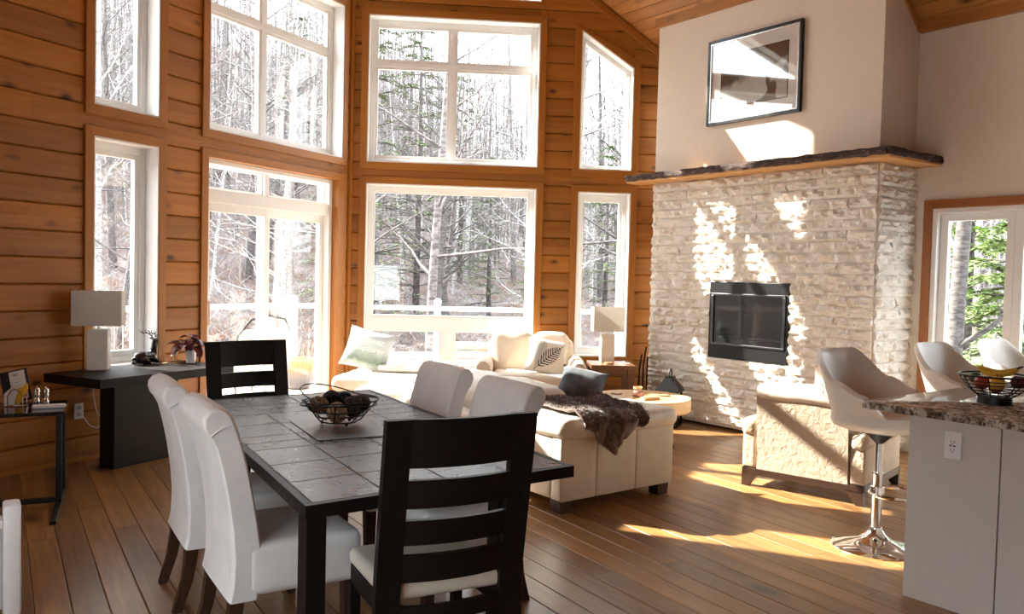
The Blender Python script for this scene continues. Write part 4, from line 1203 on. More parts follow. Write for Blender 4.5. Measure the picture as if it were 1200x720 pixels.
def apple(name, label, cat, mat, p, r):
    def fn(q):
        k = 1 - .16 * max(0, abs(q.z)) ** 6
        return Vector((q.x, q.y, q.z * (k if abs(q.x) + abs(q.y) < .5 else 1) * .93))
    o = thing(name, label, cat, p)
    MB().ellipsoid((0, 0, 0), (r, r, r), 18, 12, fn).build('flesh', mat, o)
    MB().tube([(0, 0, r * .75), (.002, .002, r * 1.12)], .0018, 5).build('stem', 'dark_wood', o)
    return o
bx, by, bz = FBW
apple('apple', 'shiny red apple in the wire fruit bowl beside the green avocado', 'apple', 'apple', (bx - .030, by + .052, bz + .104), .038)
apple('peach', 'yellow striped peach in the wire fruit bowl under the bananas', 'peach', 'peach', (bx - .058, by - .030, bz + .108), .040)
apple('avocado', 'dark green avocado at the rim of wire fruit bowl', 'avocado', 'avocado', (bx + .025, by + .108, bz + .118), .033)
apple('plum', 'large dark plum in the wire fruit bowl opposite the avocado', 'plum', 'plum', (bx + .02, by - .100, bz + .118), .038)
apple('apple', 'red apple at the bottom of wire fruit bowl', 'apple', 'apple', (bx + .035, by + .012, bz + .080), .036)
for k, (dx, dy, l) in enumerate(((-.018, 0, 'yellow banana lying across the front of wire fruit bowl'), (.018, .004, 'yellow banana behind another banana across the wire fruit bowl'))):
    o = thing('banana', l, 'banana', (bx + dx, by - .01 + dy, bz + .153), R(-62))
    n = 14; pts, rd = [], []
    for i in range(n + 1):
        u = i / n * 2 - 1
        pts.append((u * .088, 0, .030 * u * u)); rd.append(.0165 * (1 - abs(u) ** 5) + .004)
    MB().tube(pts, rd, 6).build('peel', 'banana', o)
    MB().tube([(.085, 0, .029), (.104, 0, .040)], .005, 6).build('stalk', 'dark_wood', o)

# ------------------------------------------------------------------ left wall: console, lamps, deer, plant
def onL(s_, d, z=0.0):
    p = K - dL * s_ - Vector((-math.sin(AL), math.cos(AL), 0)) * d
    return Vector((p.x, p.y, z))
CO = thing('console_table', 'black console table with thick top on a slab pedestal below narrow window', 'console table', onL(3.0, .44), AL)
MB().box(-.62, .60, -.31, .30, .655, .72, .003).build('top', 'black_wood', CO, smooth=False)
MB().box(-.30, .28, -.04, .12, 0, .655, .003).build('pedestal', 'black_wood', CO, smooth=False)
def shade_material():
    t = NT('linen_shade'); t.p.inputs['Base Color'].default_value = (.78, .75, .71, 1); t.p.inputs['Roughness'].default_value = .9
    tl = t.n('ShaderNodeBsdfTranslucent'); tl.inputs[0].default_value = (.8, .77, .72, 1)
    mx = t.n('ShaderNodeMixShader'); mx.inputs[0].default_value = .35; t.l(t.p.outputs[0], mx.inputs[1]); t.l(tl.outputs[0], mx.inputs[2]); t.l(mx.outputs[0], t.out.inputs[0])
    t.bump(t.noise(t.coord(), 260, 2), .2, .002); return t.m
MAT['shade'] = shade_material()
def table_lamp(label, loc, rz):
    t = thing('table_lamp', label, 'lamp', loc, rz)
    MB().box(-.073, .073, -.073, .073, 0, .305, .004).build('base', 'ivory', t, smooth=False)
    MB().lathe([(.012, .305), (.012, .315), (.006, .32), (.006, .365)], 12).build('stem', 'steel', t)
    m = MB()
    for sx, sy, a, b in ((-1, 0, .168, .105), (1, 0, .168, .105), (0, -1, .168, .105), (0, 1, .168, .105)):
        if sx: m.box(sx * a - .003, sx * a + .003, -b, b, .335, .595)
        else: m.box(-a + .003, a - .003, sy * b - .003, sy * b + .003, .335, .595)
    m.build('shade', 'shade', t, smooth=False)
    MB().ellipsoid((0, 0, .41), (.028, .028, .04), 12, 8).build('bulb', 'white_plastic', t)
    return t
table_lamp('ivory block table lamp with white rectangular shade on black console', onL(3.235, .215, .72), AL - R(46))
table_lamp('ivory block table lamp with white rectangular shade on walnut end table', (6.29, 6.565, .60), R(-34))

# reclining stag figurine
DE = thing('deer_figurine', 'black reclining stag figurine with antlers on the console table', 'figurine', onL(2.79, .20, .72), AL + R(6))
m = MB()
m.tube([(-.125, 0, .040), (-.10, 0, .052), (-.05, 0, .058), (.0, 0, .056), (.04, 0, .058), (.065, 0, .06)], [.020, .044, .052, .046, .046, .030], 14)
m.tube([(.040, 0, .060), (.065, 0, .095), (.075, 0, .140), (.078, 0, .172), (.085, 0, .190)], [.040, .032, .023, .020, .020], 12)
m.tube([(.070, 0, .188), (.088, 0, .192), (.110, 0, .183), (.132, 0, .174)], [.017, .021, .015, .007], 12)
for s_ in (-1, 1):
    m.tube([(.030, s_ * .03, .045), (.075, s_ * .036, .022), (.115, s_ * .030, .012), (.128, s_ * .026, .010)], [.022, .017, .011, .007], 10)
    m.tube([(-.085, s_ * .028, .042), (-.060, s_ * .052, .036), (-.020, s_ * .052, .018), (-.075, s_ * .058, .011), (-.10, s_ * .056, .010)], [.030, .028, .018, .012, .007], 10)
    m.tube([(.078, s_ * .014, .200), (.070, s_ * .032, .208), (.060, s_ * .042, .206)], [.008, .009, .002], 8)
m.tube([(-.13, 0, .05), (-.146, 0, .058), (-.15, 0, .048)], [.012, .010, .004], 8)
de = m.build('body', 'black_gloss', DE)
md = de.modifiers.new('weld', 'REMESH'); md.mode = 'VOXEL'; md.voxel_size = .0055; md.use_smooth_shade = True
sm = de.modifiers.new('relax', 'SMOOTH'); sm.iterations = 4
for s_ in (-1, 1):
    m = MB()
    m.tube([(.078, s_ * .012, .205), (.066, s_ * .024, .232), (.040, s_ * .040, .250), (.005, s_ * .048, .250), (-.025, s_ * .046, .262), (-.040, s_ * .040, .282)], [.005, .0048, .0042, .0036, .003, .0015], 7)
    for q, e in (((.060, s_ * .029, .237), (.062, s_ * .036, .272)), ((.038, s_ * .041, .250), (.030, s_ * .050, .285)), ((.008, s_ * .048, .250), (-.006, s_ * .052, .280)), ((.072, s_ * .02, .22), (.095, s_ * .03, .242))):
        a, b = Vector(q), Vector(e); m.tube([a, a.lerp(b, .5) + Vector((-.004, 0, 0)), b], [.0036, .003, .001], 6)
    m.build('antler', 'black_gloss', DE)

# burgundy foliage plant
PL = thing('potted_plant', 'burgundy leaved plant in a small white pot on the console end', 'plant', onL(2.49, .36, .72))
MB().lathe([(.030, 0), (.034, 0), (.046, .095), (.049, .1), (.043, .1), (.039, .085), (.0, .08)], 24).build('pot', 'white_gloss', PL)
MB().lathe([(.0, .082), (.041, .082)], 16, cap=False).build('soil', 'soil', PL)
lm = MB()
for j in range(7):
    pass
def leaf_mesh():
    m = MB(); n = 6; L, Wd = .075, .024
    g = []
    for i in range(n + 1):
        u = i / n; w = Wd * math.sin(PI * min(1, u * .97 + .03)) ** .8; z = .012 * math.sin(u * PI) - .030 * u * u
        g.append([m.b.verts.new((u * L, -w, z + .006)), m.b.verts.new((u * L, 0, z)), m.b.verts.new((u * L, w, z + .006))])
    for i in range(n):
        for k in range(2): m.b.faces.new((g[i][k], g[i + 1][k], g[i + 1][k + 1], g[i][k + 1]))
    return m.mesh('leaf', 'burgundy', angle=80)
lf = leaf_mesh(); rr = random.Random(21)
for k in range(46):
    a = rr.uniform(0, 2 * PI); tier = rr.random(); rad = .012 + .080 * (1 - tier) * rr.uniform(.6, 1.2)
    z = .095 + .105 * tier + rr.uniform(-.01, .012)
    o = obj('leaf', lf, PL, (rad * math.cos(a), rad * math.sin(a), z), (rr.uniform(-.5, .5), rr.uniform(-.7, .75) + (.5 - tier) * .6, a + rr.uniform(-.5, .5)))
    s_ = rr.uniform(.95, 1.45); o.scale = (s_, s_, s_)
for k in range(6):
    a = 2 * PI * k / 6; MB().tube([(0, 0, .08), (.02 * math.cos(a), .02 * math.sin(a), .13), (.04 * math.cos(a), .04 * math.sin(a), .165)], .002, 5).build('stalk', 'burgundy', PL)
tag(MB().box(-.095, .095, -.012, .012, 0, .006, .001).build('wooden_stick', 'round_wood', None, loc=onL(2.60, .265, .7202), rot=(0, 0, AL + R(-8)), smooth=False), 'slim pale wooden stick lying on the console behind the plant', 'stick')

# lamp cord and wall outlet
oc = thing('wall_outlet', 'white wall outlet low on the log wall under the console', 'outlet', onL(3.27, .036, .33), AL)
MB().box(-.038, .038, -.008, 0.0, 0, .12, .002).build('plate', 'white_plastic', oc, smooth=False)
for z in (.035, .085): MB().box(-.015, .015, -.012, -.008, z - .012, z + .012, .001).build('socket', 'grey_plastic', oc, smooth=False)
cp = [onL(3.17, .10, .715), onL(3.16, .06, .62), onL(3.155, .05, .50), onL(3.13, .05, .38), onL(3.08, .07, .28), onL(3.00, .08, .30), onL(2.96, .06, .34), onL(3.05, .07, .29), onL(3.13, .06, .24), onL(3.19, .055, .27), onL(3.24, .05, .345)]
tag(MB().tube(cp, .0035, 6).build('lamp_cord', 'white_plastic', None), 'thin white lamp cord hanging below the console to the wall outlet', 'cord')

# ------------------------------------------------------------------ side table with napkins, mills, card stand
ST = thing('side_table', 'small black metal side table against the log wall holding napkins', 'side table', (.60, 6.00, 0), R(-12))
MB().box(-.42, .33, -.24, .26, .578, .60, .002).build('top', 'black_glass', ST, smooth=False)
for x in (-.36, .30): MB().box(x - .016, x + .016, -.165, -.133, .0, .578, .002).build('post', 'black_metal', ST, smooth=False)
MB().box(-.344, .284, -.165, -.133, .02, .052, .002).build('rail', 'black_metal', ST, smooth=False)
for x in (-.36, .30): MB().box(x - .016, x + .016, -.60, .24, .0, .022, .002).build('foot', 'black_metal', ST, smooth=False)
for x in (-.36, .30): MB().box(x - .016, x + .016, .20, .232, .0, .578, .002).build('post', 'black_metal', ST, smooth=False)
def mill(label, loc):
    t = thing('pepper_mill', label, 'mill', loc)
    MB().lathe([(.020, 0), (.022, .003), (.022, .028), (.017, .034), (.015, .050), (.020, .058), (.020, .074), (.0165, .078)], 20).build('body', 'steel', t)
    MB().lathe([(.016, .079), (.021, .084), (.021, .104), (.014, .112), (.0, .113)], 20).build('cap', 'steel', t)
    MB().ellipsoid((0, 0, .118), (.006, .006, .006), 10, 8).build('knob', 'steel', t)
mill('polished steel pepper mill beside the white napkin holder', (.770, 6.045, .60))
mill('polished steel pepper mill beside the folded white cloth end', (.815, 6.000, .60))
NH = thing('napkin_holder', 'chrome wire napkin holder on the black side table', 'napkin holder', (.665, 6.055, .60), R(-30))
MB().box(-.06, .06, -.035, .035, 0, .005, .001).build('base', 'chrome', NH, smooth=False)
for s_ in (-1, 1):
    MB().tube([(-.045, s_ * .026, .004), (-.046, s_ * .027, .06), (-.025, s_ * .028, .10), (0, s_ * .028, .112), (.025, s_ * .028, .10), (.046, s_ * .027, .06), (.045, s_ * .026, .004)], .0032, 6).build('wire_hoop', 'chrome', NH)
MAT['napkin_yellow'] = fabric('yellow_napkin', (.82, .47, .03)); MAT['napkin_white'] = fabric('white_napkin', (.82, .79, .76))
def napkin(label, mat, dy, dx, tilt, w=.055, h=.135):
    m = MB(); n = 8; g = []
    for i in range(n + 1):
        u = i / n
        g.append([m.b.verts.new((-w + 2 * w * u * .55, -.004, .006 + .0 * u)), m.b.verts.new((-w * .75 + 2 * w * u * .72, -.004 + .006 * math.sin(u * 7), h * .6)), m.b.verts.new((-w * .25 + 2 * w * u * .55, .004 * math.sin(u * 5), h * (1 - .5 * abs(u - .55))))])
    for i in range(n):
        for k in range(2): m.b.faces.new((g[i][k], g[i + 1][k], g[i + 1][k + 1], g[i][k + 1]))
    o = m.build('paper_napkin', mat, None, loc=(.665 + dx, 6.055 + dy, .606), rot=(0, R(tilt), R(-30)))
    md = o.modifiers.new('thickness', 'SOLIDIFY'); md.thickness = .006
    return tag(o, label, 'napkin')
napkin('white paper napkin fanned out in the chrome holder', 'napkin_white', -.006, -.02, -10)
napkin('yellow paper napkin standing in the chrome holder', 'napkin_yellow', .004, .012, 12, .040, .150)
CS = thing('card_stand', 'black leaning frame with a printed card behind the napkins', 'card stand', (.70, 6.235, .60), R(-22))
mt2 = Matrix.Rotation(R(-16), 4, 'X') @ Matrix.Rotation(R(-14), 4, 'Y')
MB().box(-.085, .075, -.006, .006, .0, .215, .001).move(mt2).build('backing', 'black_metal', CS, smooth=False)
MB().box(-.032, .060, -.0075, -.006, .015, .205).move(mt2).build('card', 'mat_board', CS, smooth=False)
for k in range(5): MB().box(-.018, .040 - .012 * (k % 2), -.0082, -.0075, .150 - .022 * k, .153 - .022 * k).move(mt2).build('print_line', 'grey_plastic', CS, smooth=False)
MB().box(-.012, .018, -.0082, -.0075, .172, .190).move(mt2).build('print_mark', 'grey_plastic', CS, smooth=False)
tag(MB().soft(-.095, .095, -.03, .03, 0, .022, .010, 0, 5, .002).build('folded_cloth', 'napkin_white', None, loc=(.822, 5.895, .60), rot=(0, 0, R(-12))), 'rolled white cloth lying at the front edge of the side table', 'cloth')
PH = tag(MB().box(-.10, .10, -.02, .02, 0, .60, .006).build('wall_panel', 'white_plastic', None, loc=(.445, 6.60, .0), rot=(0, 0, AL)), 'white upright panel heater on the floor behind the side table', 'heater')
WH = thing('convector_heater', 'white convector heater with vented side standing on the floor', 'heater', (.20, 4.02, 0), R(-4))
MB().box(.19, .255, -.06, .06, .03, .50, .012).build('end_cap', 'white_plastic', WH)
MB().box(-.30, .19, -.035, .035, .06, .40, .004).build('body', 'grey_plastic', WH, smooth=False)
MB().box(-.30, .19, -.045, .045, .40, .44, .008).build('top_rail', 'white_plastic', WH)
for k in range(9): MB().box(.2551, .258, -.045, .045, .06 + k * .02, .068 + k * .02).build('vent_slot', 'grey_plastic', WH, smooth=False)
for x in (-.2, .21): MB().box(x - .02, x + .02, -.09, .09, 0, .03, .004).build('foot', 'white_plastic', WH, smooth=False)

# ------------------------------------------------------------------ things on the dining table
pm = tag(MB().box(-.19, .19, -.27, .27, 0, .004, .0015).build('placemat', 'placemat', None, loc=(1.735, 3.60, .7605), rot=(0, 0, R(-9)), smooth=False), 'smooth dark grey placemat under the wire bowl', 'placemat')
WB = thing('wire_bowl', 'black wire bowl of decorative balls on the slate table', 'bowl', (1.755, 3.68, .7655))
for k, (r, z, ex, tl_) in enumerate(((.085, .016, 0, 0), (.115, .045, .0, .004), (.150, .080, .0, -.006), (.178, .105, .0, .010), (.186, .110, .004, -.012))):
    MB().tube([(r * math.cos(a), r * math.sin(a), z + tl_ * math.cos(a + k)) for a in [2 * PI * i / 40 for i in range(40)]], .0036, 6, close=True).build('wire_ring', 'iron', WB)
MB().tube([(.186 * math.cos(a), .186 * math.sin(a), .118 + .058 * max(0, math.sin(a - R(37))) + .005) for a in [2 * PI * i / 44 for i in range(44)]], .0034, 6, close=True).build('handle_ring', 'iron', WB)
for i in range(7):
    a = 2 * PI * i / 7 + .3
    MB().tube([(r * math.cos(a + q), r * math.sin(a + q), z) for r, z, q in ((.075, .012, 0), (.10, .022, .12), (.132, .058, .22), (.165, .092, .26), (.185, .112, .28))], .0034, 6).build('wire_rib', 'iron', WB)
for i in range(3):
    a = 2 * PI * i / 3 + .5; MB().ellipsoid((.082 * math.cos(a), .082 * math.sin(a), .009), (.009, .009, .009), 10, 8).build('foot', 'iron', WB)
def wrap_mat(name, c1, c2, sc):
    t = NT(name); v = t.coord(); w = t.n('ShaderNodeTexWave'); w.inputs['Scale'].default_value = sc; w.inputs['Distortion'].default_value = 5.0; w.inputs['Detail'].default_value = 2.0
    t.l(v, w.inputs['Vector']); t.bump(w.outputs[1], .9, .01)
    return t.set(t.ramp(w.outputs[1], [(0.15, c1), (0.75, c2)]), .85)
MAT['rope'] = wrap_mat('jute_rope', (.22, .13, .07), (.52, .38, .25), 22); MAT['twig'] = wrap_mat('tan_vine', (.20, .10, .05), (.46, .28, .16), 30)
MAT['cone'] = wrap_mat('dark_cone', (.020, .010, .008), (.085, .035, .028), 26)
def deco_ball(label, p, r, mat, kind):
    o = thing('decor_ball', label, 'decorative ball', (WB.location.x + p[0], WB.location.y + p[1], WB.location.z + p[2]))
    rb = random.Random(int(p[0] * 1000) + 5)
    if kind == 'vine':
        for k in range(9):
            ax = Vector((rb.uniform(-1, 1), rb.uniform(-1, 1), rb.uniform(-1, 1))).normalized(); u = ax.orthogonal().normalized(); w = ax.cross(u)
            MB().tube([(u * math.cos(a) + w * math.sin(a)) * (r - .004) for a in [2 * PI * i / 22 for i in range(22)]], .0052, 6, close=True).build('vine', mat, o)
        MB().ellipsoid((0, 0, 0), (r * .82,) * 3, 14, 10).build('core', mat, o)
    else:
        rough = (lambda q: q * (1 + .07 * noise.noise(q * 9))) if kind == 'rough' else (lambda q: q * (1 + .025 * math.sin(q.z * 26 + 3 * q.x)))
        MB().ellipsoid((0, 0, 0), (r, r, r), 28, 20, rough).build('body', mat, o)
    return o
deco_ball('jute rope wrapped ball at the front of black wire bowl', (-.042, -.062, .068), .050, 'rope', 'wrap')
deco_ball('tan vine ball at the left rim of black wire bowl', (-.098, .022, .096), .046, 'twig', 'vine')
deco_ball('black vine ball at the back of bowl beside the vine handle', (-.010, .070, .108), .048, 'iron', 'vine')
deco_ball('small black vine ball leaning on the brown balls in the bowl', (.052, .060, .112), .038, 'iron', 'vine')
deco_ball('rough dark brown ball in the middle of wire bowl', (.042, -.052, .088), .050, 'cone', 'rough')
deco_ball('smooth dark brown ball near the wire bowl edge', (.108, -.012, .094), .046, 'cone', 'wrap')
deco_ball('dark cone ball at the bottom of wire bowl', (-.002, .012, .056), .040, 'cone', 'rough')

# ------------------------------------------------------------------ things on and near the coffee table
jar = thing('candle_jar', 'clear glass jar of pink potpourri with wooden lid ring', 'jar', (5.40, 5.22, .4478))
MB().lathe([(.030, 0), (.052, .006), (.058, .03), (.050, .058), (.036, .068), (.036, .076), (.033, .076), (.033, .067), (.047, .056), (.055, .03), (.049, .009), (.0, .006)], 28).build('glass', 'jar_glass', jar)
MB().lathe([(.0, .007), (.046, .012), (.053, .03), (.046, .05), (.0, .054)], 20).build('potpourri', 'potpourri', jar)
MB().lathe([(.038, .074), (.041, .074), (.041, .092), (.038, .092), (.036, .084)], 24).build('lid_ring', 'round_wood', jar)
tag(MB().box(-.085, .085, -.03, .03, 0, .026, .003).build('wooden_box', 'round_wood_dark', None, loc=(5.37, 5.04, .4478), rot=(0, 0, R(-8)), smooth=False), 'small flat wooden box beside the jar on the round table', 'box')
for (x, y, l) in ((5.36, 5.45, 'round brown coaster on the coffee table nearer the window armchair'), (5.66, 5.14, 'round dark coaster on the coffee table nearer the fireplace')):
    c = thing('coaster', l, 'coaster', (x, y, .4478)); MB().lathe([(.0, 0), (.05, 0), (.052, .003), (.052, .009), (.046, .010), (.0, .010)], 24).build('disc', 'walnut', c); MB().lathe([(.0, .0102), (.04, .0102)], 24, cap=False).build('inlay', 'round_wood_dark', c)
for (x, y, z, rz, l) in ((6.10, 6.33, .6002, 20, 'small dark coaster stack at the front of walnut end table'), (6.33, 6.32, .6002, -30, 'white folded card lying on the walnut end table')):
    if 'coaster' in l: tag(MB().lathe([(.0, 0), (.055, 0), (.055, .010), (.05, .012), (.05, .022), (.0, .022)], 20).build('coaster_stack', 'walnut_pale', None, loc=(x, y, z)), l, 'coaster')
    else: tag(MB().box(-.055, .055, -.04, .04, 0, .006, .001).build('folded_card', 'mat_board', None, loc=(x, y, z), rot=(0, 0, R(rz)), smooth=False), l, 'card')

LT = thing('lantern', 'black metal lantern with white lit roof side by the stone fireplace', 'lantern', (6.47, 5.80, 0), R(28))
LT['label'] = 'black metal lantern with pyramid roof on the floor before the stone fireplace'
for x in (-.10, .10):
    for y in (-.10, .10): MB().box(x - .009, x + .009, y - .009, y + .009, .02, .36).build('post', 'black_metal', LT, smooth=False)
MB().box(-.115, .115, -.115, .115, 0, .022, .003).build('base', 'black_metal', LT, smooth=False)
m = MB(); m.rings([[(-a, -a, z), (a, -a, z), (a, a, z), (-a, a, z)] for a, z in ((.125, .36), (.125, .372), (.042, .50), (.042, .515))]); m.build('roof', 'black_metal', LT, smooth=False)
MB().tube([(-.06, 0, .50), (-.055, 0, .55), (-.03, 0, .585), (.03, 0, .585), (.055, 0, .55), (.06, 0, .50)], .008, 8).build('handle', 'black_metal', LT)
for s_, ax in ((-1, 0), (1, 0), (-1, 1), (1, 1)):
    if ax: MB().box(-.091, .091, s_ * .1 - .0015, s_ * .1 + .0015, .022, .36).build('glass_pane', 'pane', LT, smooth=False)
    else: MB().box(s_ * .1 - .0015, s_ * .1 + .0015, -.091, .091, .022, .36).build('glass_pane', 'pane', LT, smooth=False)
MB().lathe([(.0, .022), (.035, .022), (.035, .16), (.0, .16)], 16).build('candle', 'mat_board', LT)
FT = thing('fireplace_tool_stand', 'black iron fireplace tool rack beside the stone corner', 'fireplace tools', (6.68, 6.375, 0))
MB().lathe([(.0, 0), (.10, 0), (.10, .012), (.02, .02), (.012, .04)], 20).build('base', 'iron', FT)
MB().tube([(0, 0, .02), (-.012, 0, .3), (-.01, 0, .55), (.012, 0, .70), (.03, 0, .76)], .010, 8).build('post', 'iron', FT)
MB().tube([(-.03, .03, .06), (-.045, .03, .30), (-.04, .03, .52), (-.01, .03, .68)], .011, 8).build('poker', 'iron', FT)
MB().box(-.055, -.02, .0, .06, .05, .18, .004).build('shovel', 'iron', FT, smooth=False)
MB().tube([(.02, -.03, .08), (.015, -.03, .35), (.02, -.03, .66)], .009, 8).build('brush', 'iron', FT)
# ------------------------------------------------------------------ outdoors: deck, railing, planter, forest hillside
def outB(s_, d, z=0): p = K + dB * s_ + Vector((-math.sin(AB), math.cos(AB), 0)) * d; return Vector((p.x, p.y, z))
def outL(s_, d, z=0): p = K - dL * s_ + Vector((-math.sin(AL), math.cos(AL), 0)) * d; return Vector((p.x, p.y, z))
DZ = -0.10
dk = struct(bpy.data.objects.new('floor_deck', None)); COL.objects.link(dk); dk.location = (K.x, K.y, DZ); dk.rotation_euler = (0, 0, R(-3))
dw_ = 0.14
bd = {}
for k in range(34):
    # boards run across the house front; each is cut where the walls and the deck edge are
    y = .35 + k * dw_ - 2.0
    hit = 0.0
    if y < .3:                                   # beside the prow: two boards, left and right of the house
        for sgn, ang in ((-1, math.tan(R(29))), (1, math.tan(R(29)))):
            x0 = (.3 - y) / ang + .1; L = 5.2 - x0
            if L > .3:
                key = round(L, 2)
                if key not in bd: bd[key] = MB().box(0, key, 0, dw_ - .008, -.03, 0).mesh('deck_board', 'deck', smooth=False)
                obj('deck_board', bd[key], dk, (x0 if sgn > 0 else -5.2, y, 0))
    else:
        if 'full' not in bd: bd['full'] = MB().box(-5.2, 5.2, 0, dw_ - .008, -.03, 0).mesh('deck_board', 'deck', smooth=False)
        obj('deck_board', bd['full'], dk, (0, y, 0))
        if y > 2.5: break
MAT['rail_white'] = plain('white_railing', (.82, .82, .82), .4, var=.02)
def railing(a, b, label, bars=()):
    t = thing('deck_railing', label, 'railing', (a.x, a.y, DZ))
    L = (b - a).length; ang = math.atan2(b.y - a.y, b.x - a.x); t.rotation_euler = (0, 0, ang)
    n = max(1, round(L / 2.3))
    for i in range(n + 1):
        x = L * i / n; pp = MB().box(x - .05, x + .05, -.05, .05, 0, 1.16, .004).build('post', 'rail_white', t, smooth=False)
        MB().ellipsoid((x, 0, 1.20), (.055, .055, .055), 14, 10).build('post_cap', 'rail_white', pp)
    for i in range(n):
        x0, x1 = L * i / n + .05, L * (i + 1) / n - .05
        MB().box(x0, x1, -.045, .045, 1.07, 1.135, .004).build('top_rail', 'rail_white', t, smooth=False)
        MB().box(x0, x1, -.025, .025, .10, .15, .003).build('bottom_rail', 'rail_white', t, smooth=False)
        if i not in bars: continue
        m = MB(); k = int((x1 - x0) / .11)
        for j in range(1, k): m.tube([(x0 + (x1 - x0) * j / k, 0, .15), (x0 + (x1 - x0) * j / k, 0, 1.07)], .005, 5)
        o = m.build('balusters', 'steel', t); o['kind'] = 'stuff'
    return t
rA, rB_, rC = outL(5.2, 2.9), Vector((4.66, 11.60, 0)), outB(5.2, 2.9)
rA.z = rB_.z = rC.z = 0
railing(rA, rB_, 'white deck railing with round post caps outside the patio door', (0, 1))
railing(rB_ + (rC - rB_).normalized() * .11, rC, 'white deck railing with round post caps outside the picture window')
PT = thing('planter', 'glazed two tone planter with fluted rim on the deck', 'planter', (4.50, 10.75, DZ))
def flute(r0, z): return None
m = MB(); rings = []
for r, z, fl_ in ((.13, 0, 0), (.16, .02, 0), (.195, .18, .006), (.215, .28, .008), (.23, .34, .004), (.255, .37, 0), (.26, .41, 0), (.225, .41, 0), (.205, .33, 0), (.0, .31, 0)):
    rings.append([Vector(((r + fl_ * math.cos(24 * a)) * math.cos(a), (r + fl_ * math.cos(24 * a)) * math.sin(a), z)) for a in [2 * PI * k / 96 for k in range(96)]])
m.rings(rings)
def pot_mat():
    t = NT('glazed_pot'); v = t.coord(); sep = t.n('ShaderNodeSeparateXYZ'); t.l(v, sep.inputs[0])
    h = t.math('ADD', t.math('MULTIPLY', sep.outputs[2], 2.4), t.math('MULTIPLY', t.math('SUBTRACT', t.noise(v, 20, 3), .5), .15))
    return t.set(t.ramp(h, [(0.25, (.17, .16, .17)), (0.50, (.26, .23, .21)), (0.72, (.50, .28, .12)), (1.0, (.55, .30, .13))]), .25)
MAT['pot'] = pot_mat(); m.build('pot', 'pot', PT)
MAT['twig_dry'] = plain('dry_stems', (.42, .30, .22), .9, var=.4)
m = MB(); rr = random.Random(2)
for k in range(26):
    a = rr.uniform(0, 6.28); r1 = rr.uniform(.03, .15); r2 = r1 + rr.uniform(.0, .14); h = rr.uniform(.12, .38)
    m.tube([(r1 * math.cos(a), r1 * math.sin(a), .30), (r2 * .8 * math.cos(a), r2 * .8 * math.sin(a), .31 + h * .6), (r2 * math.cos(a + .3), r2 * math.sin(a + .3), .31 + h)], .003, 4)
o = m.build('dry_stems', 'twig_dry', PT); o['kind'] = 'stuff'
# garden chair with a round back, and a low table, on the deck
MAT['wicker'] = plain('grey_cover', (.42, .41, .38), .8, var=.15, nscale=30, bump=.3)
GC = thing('patio_chair', 'cushioned patio chair with rounded back on the deck', 'patio chair', (3.62, 10.35, DZ), R(196))
MB().soft(-.36, .36, -.36, .34, .30, .44, .05, .08, 8).build('seat_cushion', 'wicker', GC)
MB().soft(-.36, .36, .24, .40, .36, .92, .07, .08, 8, .01, 2, Matrix.Rotation(R(-8), 4, 'X')).build('back_cushion', 'wicker', GC)
MB().tube([(-.39, .30, .30), (-.40, .42, .80), (-.25, .47, 1.00), (0, .49, 1.05), (.25, .47, 1.00), (.40, .42, .80), (.39, .30, .30)], .014, 8).build('back_hoop', 'black_metal', GC)
for x in (-.36, .36):
    MB().tube([(x, .30, .32), (x, .05, .58), (x, -.32, .56), (x, -.34, .0)], .013, 8).build('arm', 'black_metal', GC)
    MB().tube([(x, .30, .34), (x, .36, .0)], .013, 8).build('leg', 'black_metal', GC)
MB().box(-.36, .36, -.34, .32, .27, .30).build('seat_frame', 'black_metal', GC, smooth=False)
GT = thing('deck_table', 'low white square table on the deck below the picture window', 'table', (5.55, 9.55, DZ), AB)
MB().box(-.30, .30, -.26, .26, .50, .545, .004).build('top', 'rail_white', GT, smooth=False)
for x in (-.26, .26):
    for y in (-.22, .22): MB().box(x - .028, x + .028, y - .028, y + .028, 0, .50, .003).build('leg', 'rail_white', GT, smooth=False)
HT = thing('storage_chest', 'pale grey slatted storage chest on the deck', 'chest', (6.55, 9.35, DZ), AB)
for k in range(5): MB().box(-.62, .62, -.32, .32, .03 + k * .115, .135 + k * .115, .008).build('slat', 'rail_white', HT, smooth=False)
MB().box(-.65, .65, -.35, .35, .605, .66, .012).build('lid', 'wicker', HT, smooth=False)

# hillside
def smooth(a, b, x): t = max(0, min(1, (x - a) / (b - a))); return t * t * (3 - 2 * t)
def ground_z(x, y):
    r = math.hypot(x, y); az = math.degrees(math.atan2(x, y))
    e = 19.5 - 8.5 * smooth(24, 37, az) - 5.0 * smooth(38, 52, az) - 2.5 * smooth(55, 70, az)
    e = e if az > -15 else e - 6 * smooth(-15, -40, az)
    z = -1.1 + math.tan(R(e)) * (max(0, r - 17) ** 2 / (max(0, r - 17) + 9))
    return z + .5 * noise.noise(Vector((x * .12, y * .12, 0))) + .18 * noise.noise(Vector((x * .5, y * .5, 3)))
def hill_material():
    t = NT('leaf_litter_hillside'); v = t.coord((1, 1, 1)); n = t.noise(v, .9, 8, .7, .4); n2 = t.noise(v, 7, 5, .7)
    col = t.ramp(n, [(0.30, (.06, .055, .06)), (0.45, (.115, .085, .075)), (0.58, (.165, .15, .155)), (0.72, (.21, .205, .225))])
    col = t.mix(t.ramp(n2, [(0.52, (0, 0, 0)), (0.66, (.8, .8, .8))]), col, (.22, .125, .09))
    t.bump(n2, .8, .15)
    return t.set(col, .95)
MAT['hill'] = hill_material()
m = MB(); NA, NR = 120, 60; grid = []
